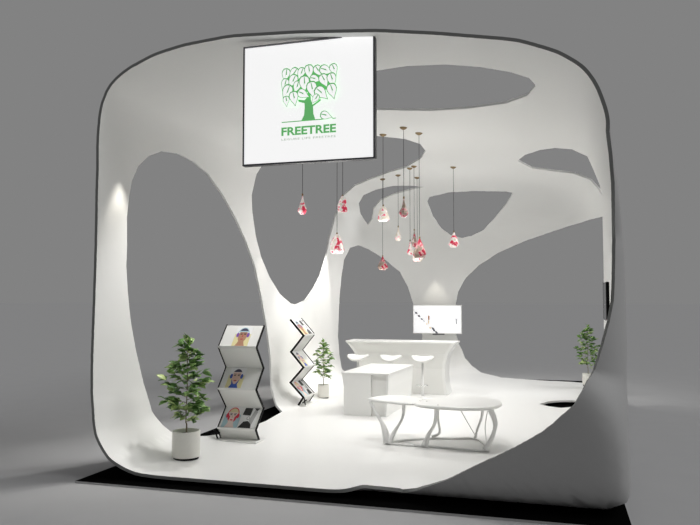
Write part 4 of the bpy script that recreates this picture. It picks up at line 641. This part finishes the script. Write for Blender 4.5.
# ------------------------------------------------------------------ organic table
tb = empty('lounge_table', (3.5,2.8,.1), 0, 'white two lobed lounge table on branching legs in the middle of the floor', 'table')
def tl(x, y, z): return (x-3.5, y-2.8, z-.1)
ZT = .66
def lobe(pts, name, z, th):
    bm = bmesh.new(); P = spline(pts+[pts[0]], 6)[:-1]; cx = sum(p[0] for p in P)/len(P); cy = sum(p[1] for p in P)/len(P)
    lay = [(.965,0),(.995,.010),(1.0,.022),(.985,th-.006),(.955,th)]
    rings = [[bm.verts.new(tl(cx+(p[0]-cx)*s, cy+(p[1]-cy)*s, z-th+h)) for p in P] for s, h in lay]
    for a, b in zip(rings[:-1], rings[1:]):
        for i in range(len(P)): bm.faces.new((a[i], a[(i+1)%len(P)], b[(i+1)%len(P)], b[i]))
    bm.faces.new(rings[0][::-1]); bm.faces.new(rings[-1]); return link(name, bm, M['white'], tb, False)
lobe([(2.57,2.72),(2.66,3.0),(2.84,3.16),(3.05,3.16),(3.24,3.0),(3.33,2.78),(3.30,2.52),(3.14,2.46),(2.85,2.56)], 'small_lobe', ZT-.002, .034)
lobe([(3.28,2.46),(3.36,2.78),(3.52,3.12),(3.76,3.34),(4.02,3.36),(4.24,3.18),(4.37,2.88),(4.36,2.56),(4.22,2.33),(3.95,2.23),(3.62,2.25),(3.38,2.32)], 'large_lobe', ZT+.004, .044)
bm = bmesh.new(); add_tube(bm, [tl(3.28,2.72,ZT-.012),tl(3.36,2.66,ZT-.012)], .012, 8); link('joint_fitting', bm, M['chrome'], tb)
for x,y in ((3.42,2.62),(3.62,2.32)):
    bm = bmesh.new(); add_lathe(bm, [(.012,0),(.012,.006),(.004,.010)], 12, c=tl(x,y,ZT+.003)); link('screw_cap', bm, M['chrome'], tb)
def leg(pts, rads, name='leg'):
    bm = bmesh.new(); P = spline([tl(*p) for p in pts], 6); k = len(P)-1
    R_ = [float(np.interp(i/k*(len(rads)-1), range(len(rads)), rads)) for i in range(k+1)]
    add_tube(bm, P, R_, 10); link(name, bm, M['steel'], tb, True)
ZL = ZT-.03
leg([(2.62,2.70,ZL),(2.74,2.62,.47),(2.86,2.54,.30),(2.905,2.50,.12)], [.022,.018,.022,.046,.05])
leg([(3.12,2.58,ZL),(3.10,2.58,.44),(3.00,2.54,.26),(2.935,2.50,.12)], [.026,.02,.018,.028,.045])
leg([(3.60,2.34,ZL),(3.56,2.40,.42),(3.47,2.44,.26),(3.42,2.46,.12)], [.034,.022,.020,.032,.052])
leg([(4.26,2.44,ZL),(4.32,2.44,.46),(4.29,2.42,.30),(4.20,2.40,.12)], [.040,.034,.026,.030,.05])
leg([(3.50,3.02,ZL),(3.50,3.04,.36),(3.52,3.02,.19),(3.42,2.98,.14)], [.022,.016,.018,.02])
leg([(4.10,3.16,ZL),(4.08,3.16,.42),(4.02,3.14,.24),(3.99,3.12,.12)], [.026,.018,.016,.022])
leg([(3.70,3.20,ZL),(3.86,3.18,.36),(3.99,3.13,.16)], [.007,.007,.007], 'brace')
leg([(4.20,3.05,ZL),(4.16,2.8,.36),(4.22,2.44,.14)], [.007,.007,.007], 'brace')
bm = bmesh.new(); ring = [tl(*p) for p in ((2.89,2.50,.115),(3.15,2.46,.115),(3.42,2.45,.115),(3.8,2.42,.115),(4.20,2.40,.115),(4.16,2.75,.115),(3.99,3.12,.115),(3.7,3.06,.115),(3.42,2.98,.115),(3.12,2.78,.115),(2.89,2.50,.115))]
add_tube(bm, spline(ring, 5), .0145, 8); link('floor_rail', bm, M['steel'], tb, True)

# ------------------------------------------------------------------ televisions
tv = empty('television', (1.54,11.08,1.15), 0, 'wide television showing a pale snowy picture on the rear column', 'television')
TW, THH = 1.238, .72
bm = bmesh.new(); add_box(bm, (0,0,0), (TW,.05,THH), bevel=.006); cas = link('casing', bm, M['white'], tv)
bm = bmesh.new(); add_box(bm, (.018,-.003,.018), (TW-.018,.0,THH-.018)); scr = link('screen', bm, M['screen'], cas)
PM = [mat('picture_dark', (.10,.10,.12), .5, emit=(.2,.2,.22), es=.15), mat('picture_brown', (.3,.13,.07), .5, emit=(.4,.2,.1), es=.3), mat('picture_tan', (.62,.48,.30), .5, emit=(.8,.7,.55), es=.3), mat('picture_mist', (.5,.5,.53), .5, emit=(.8,.8,.82), es=.3)]
def dab(poly, mi=0):
    add_prism(bm, poly, lambda p: (p[0]*TW, -.0035, (1-p[1])*THH), lambda p: (p[0]*TW, -.0050, (1-p[1])*THH), mi)
bm = bmesh.new()
for k, (x, y, s) in enumerate([(.012,.17,.6),(.06,.27,1.0),(.12,.38,1.0),(.18,.49,.8),(.225,.56,.5),(.41,.82,1.0),(.43,.88,1.0),(.48,.95,1.0)]):
    dab([(x-.03*s,y-.04*s),(x+.016*s,y-.03*s),(x+.04*s,y+.04*s),(x-.005*s,y+.045*s)] if k else [(.016,.14),(.022,.15),(.026,.20),(.016,.19)], 0)
link('picture_steps', bm, PM, scr)
bm = bmesh.new()
dab([(.315,.36),(.345,.38),(.343,.52),(.32,.55),(.312,.45)], 1); dab([(.31,.55),(.345,.55),(.335,.66),(.315,.66)], 2)
dab([(.275,.62),(.30,.64),(.295,.72),(.28,.70)], 2); dab([(.335,.76),(.38,.78),(.375,.83),(.34,.83)], 2)
link('picture_figure', bm, PM, scr)
bm = bmesh.new()
dab([(.886,.48),(.898,.48),(.90,.66),(.884,.66)], 0)
for a in (-55,-30,-10,15,40,60):
    r = math.radians(a); dab([(.886,.56),(.898,.56),(.893+.05*math.sin(r),.54-.16*math.cos(r))], 3)
link('picture_tree', bm, PM, scr)
bm = bmesh.new(); add_box(bm, (.5,.01,-.03), (.80,.045,0)); link('sensor_bar', bm, M['frame'], tv)
bm = bmesh.new(); add_box(bm, (.40,.05,.25), (.84,.31,.50)); link('wall_bracket', bm, M['frame'], tv)
tv2 = empty('television', (5.585,.72,1.80), PI/2, 'black television seen edge-on, mounted on the right wall', 'television')
bm = bmesh.new(); add_box(bm, (0,0,0), (.42,.03,.38), bevel=.008); cas = link('casing', bm, M['black'], tv2)
bm = bmesh.new(); add_box(bm, (.008,.030,.010), (.412,.034,.37)); link('screen', bm, M['dark_glass'], cas)
bm = bmesh.new(); add_box(bm, (.412,.026,-.004), (.424,.038,.384)); add_box(bm, (-.002,.026,-.004), (.42,.038,.008)); link('bezel', bm, M['chrome'], cas)

# ------------------------------------------------------------------ light
w = bpy.data.worlds.new('world'); SC.world = w; w.use_nodes = True
w.node_tree.nodes['Background'].inputs[0].default_value = (.2235,.2235,.2235,1); w.node_tree.nodes['Background'].inputs[1].default_value = 1
def spot(loc, target, power, angle, blend=.6, size=.05, col=(1,.97,.92)):
    l = bpy.data.lights.new('spotlight', 'SPOT'); l.energy = power; l.spot_size = math.radians(angle); l.spot_blend = blend; l.shadow_soft_size = size; l.color = col
    o = bpy.data.objects.new('spotlight', l); COL.objects.link(o); o.location = loc
    o.rotation_euler = (Vector(target)-Vector(loc)).to_track_quat('-Z', 'Y').to_euler(); return o
def sun(rot, e, ang, col=(1,1,1)):
    l = bpy.data.lights.new('sun', 'SUN'); l.energy = e; l.angle = math.radians(ang); l.color = col
    o = bpy.data.objects.new('sun', l); COL.objects.link(o); o.rotation_euler = [math.radians(a) for a in rot]
def point(loc, power, size=.12, col=(1,.985,.96)):
    l = bpy.data.lights.new('lamp_light', 'POINT'); l.energy = power; l.shadow_soft_size = size; l.color = col
    o = bpy.data.objects.new('lamp_light', l); COL.objects.link(o); o.location = loc
for x, y, p, a in ((1.3,2.1,215,112),(3.5,2.3,150,112),(3.4,4.9,150,120),(4.2,5.0,100,95),(4.0,7.6,140,105),(1.4,6.4,200,125),(3.2,9.2,140,115)):
    spot((x,y,4.3), (x,y,0), p*1.1, a, .9, .12, (1,.985,.96))
# light of the pendant lamps, just under the shades
for q, p in (((1.15,4.0,3.30),8),((1.58,4.5,2.70),10),((2.24,5.04,3.26),7),((2.71,4.54,3.25),5),((2.89,4.96,2.6),9),((2.09,8.1,2.86),12),((3.04,7.94,3.0),10),((1.29,8.83,2.6),14)):
    point((q[0],q[1],q[2]-.12), p*1.1)
# grazing wall washers, plus two fill spots added to brighten the left wall
spot((.26,.60,3.62), (.03,.56,1.0), 30, 60, .8, .05, (1,.96,.86))
spot((.24,4.75,3.05), (.05,4.85,1.0), 10, 45, .7, .04, (1,.95,.82))
spot((.60,8.0,4.2), (.10,7.9,1.6), 380, 42, .7, .06)
spot((1.3,6.1,3.4), (.05,6.3,.9), 110, 70, .8, .06)  # added fill spot, brightens the rear left panel
spot((.35,6.35,1.95), (.05,6.4,.2), 8, 70, .8, .04, (1,.95,.82))
spot((2.08,11.05,3.00), (2.08,11.38,1.2), 22, 50, .7, .04, (1,.95,.82))
sun((-8,46,0), 1.3, 40)
spot((1.2,1.3,4.2), (.0,.75,1.6), 120, 48, .9, .12, (1,.985,.96))  # added fill spot, lifts the front part of the left wall
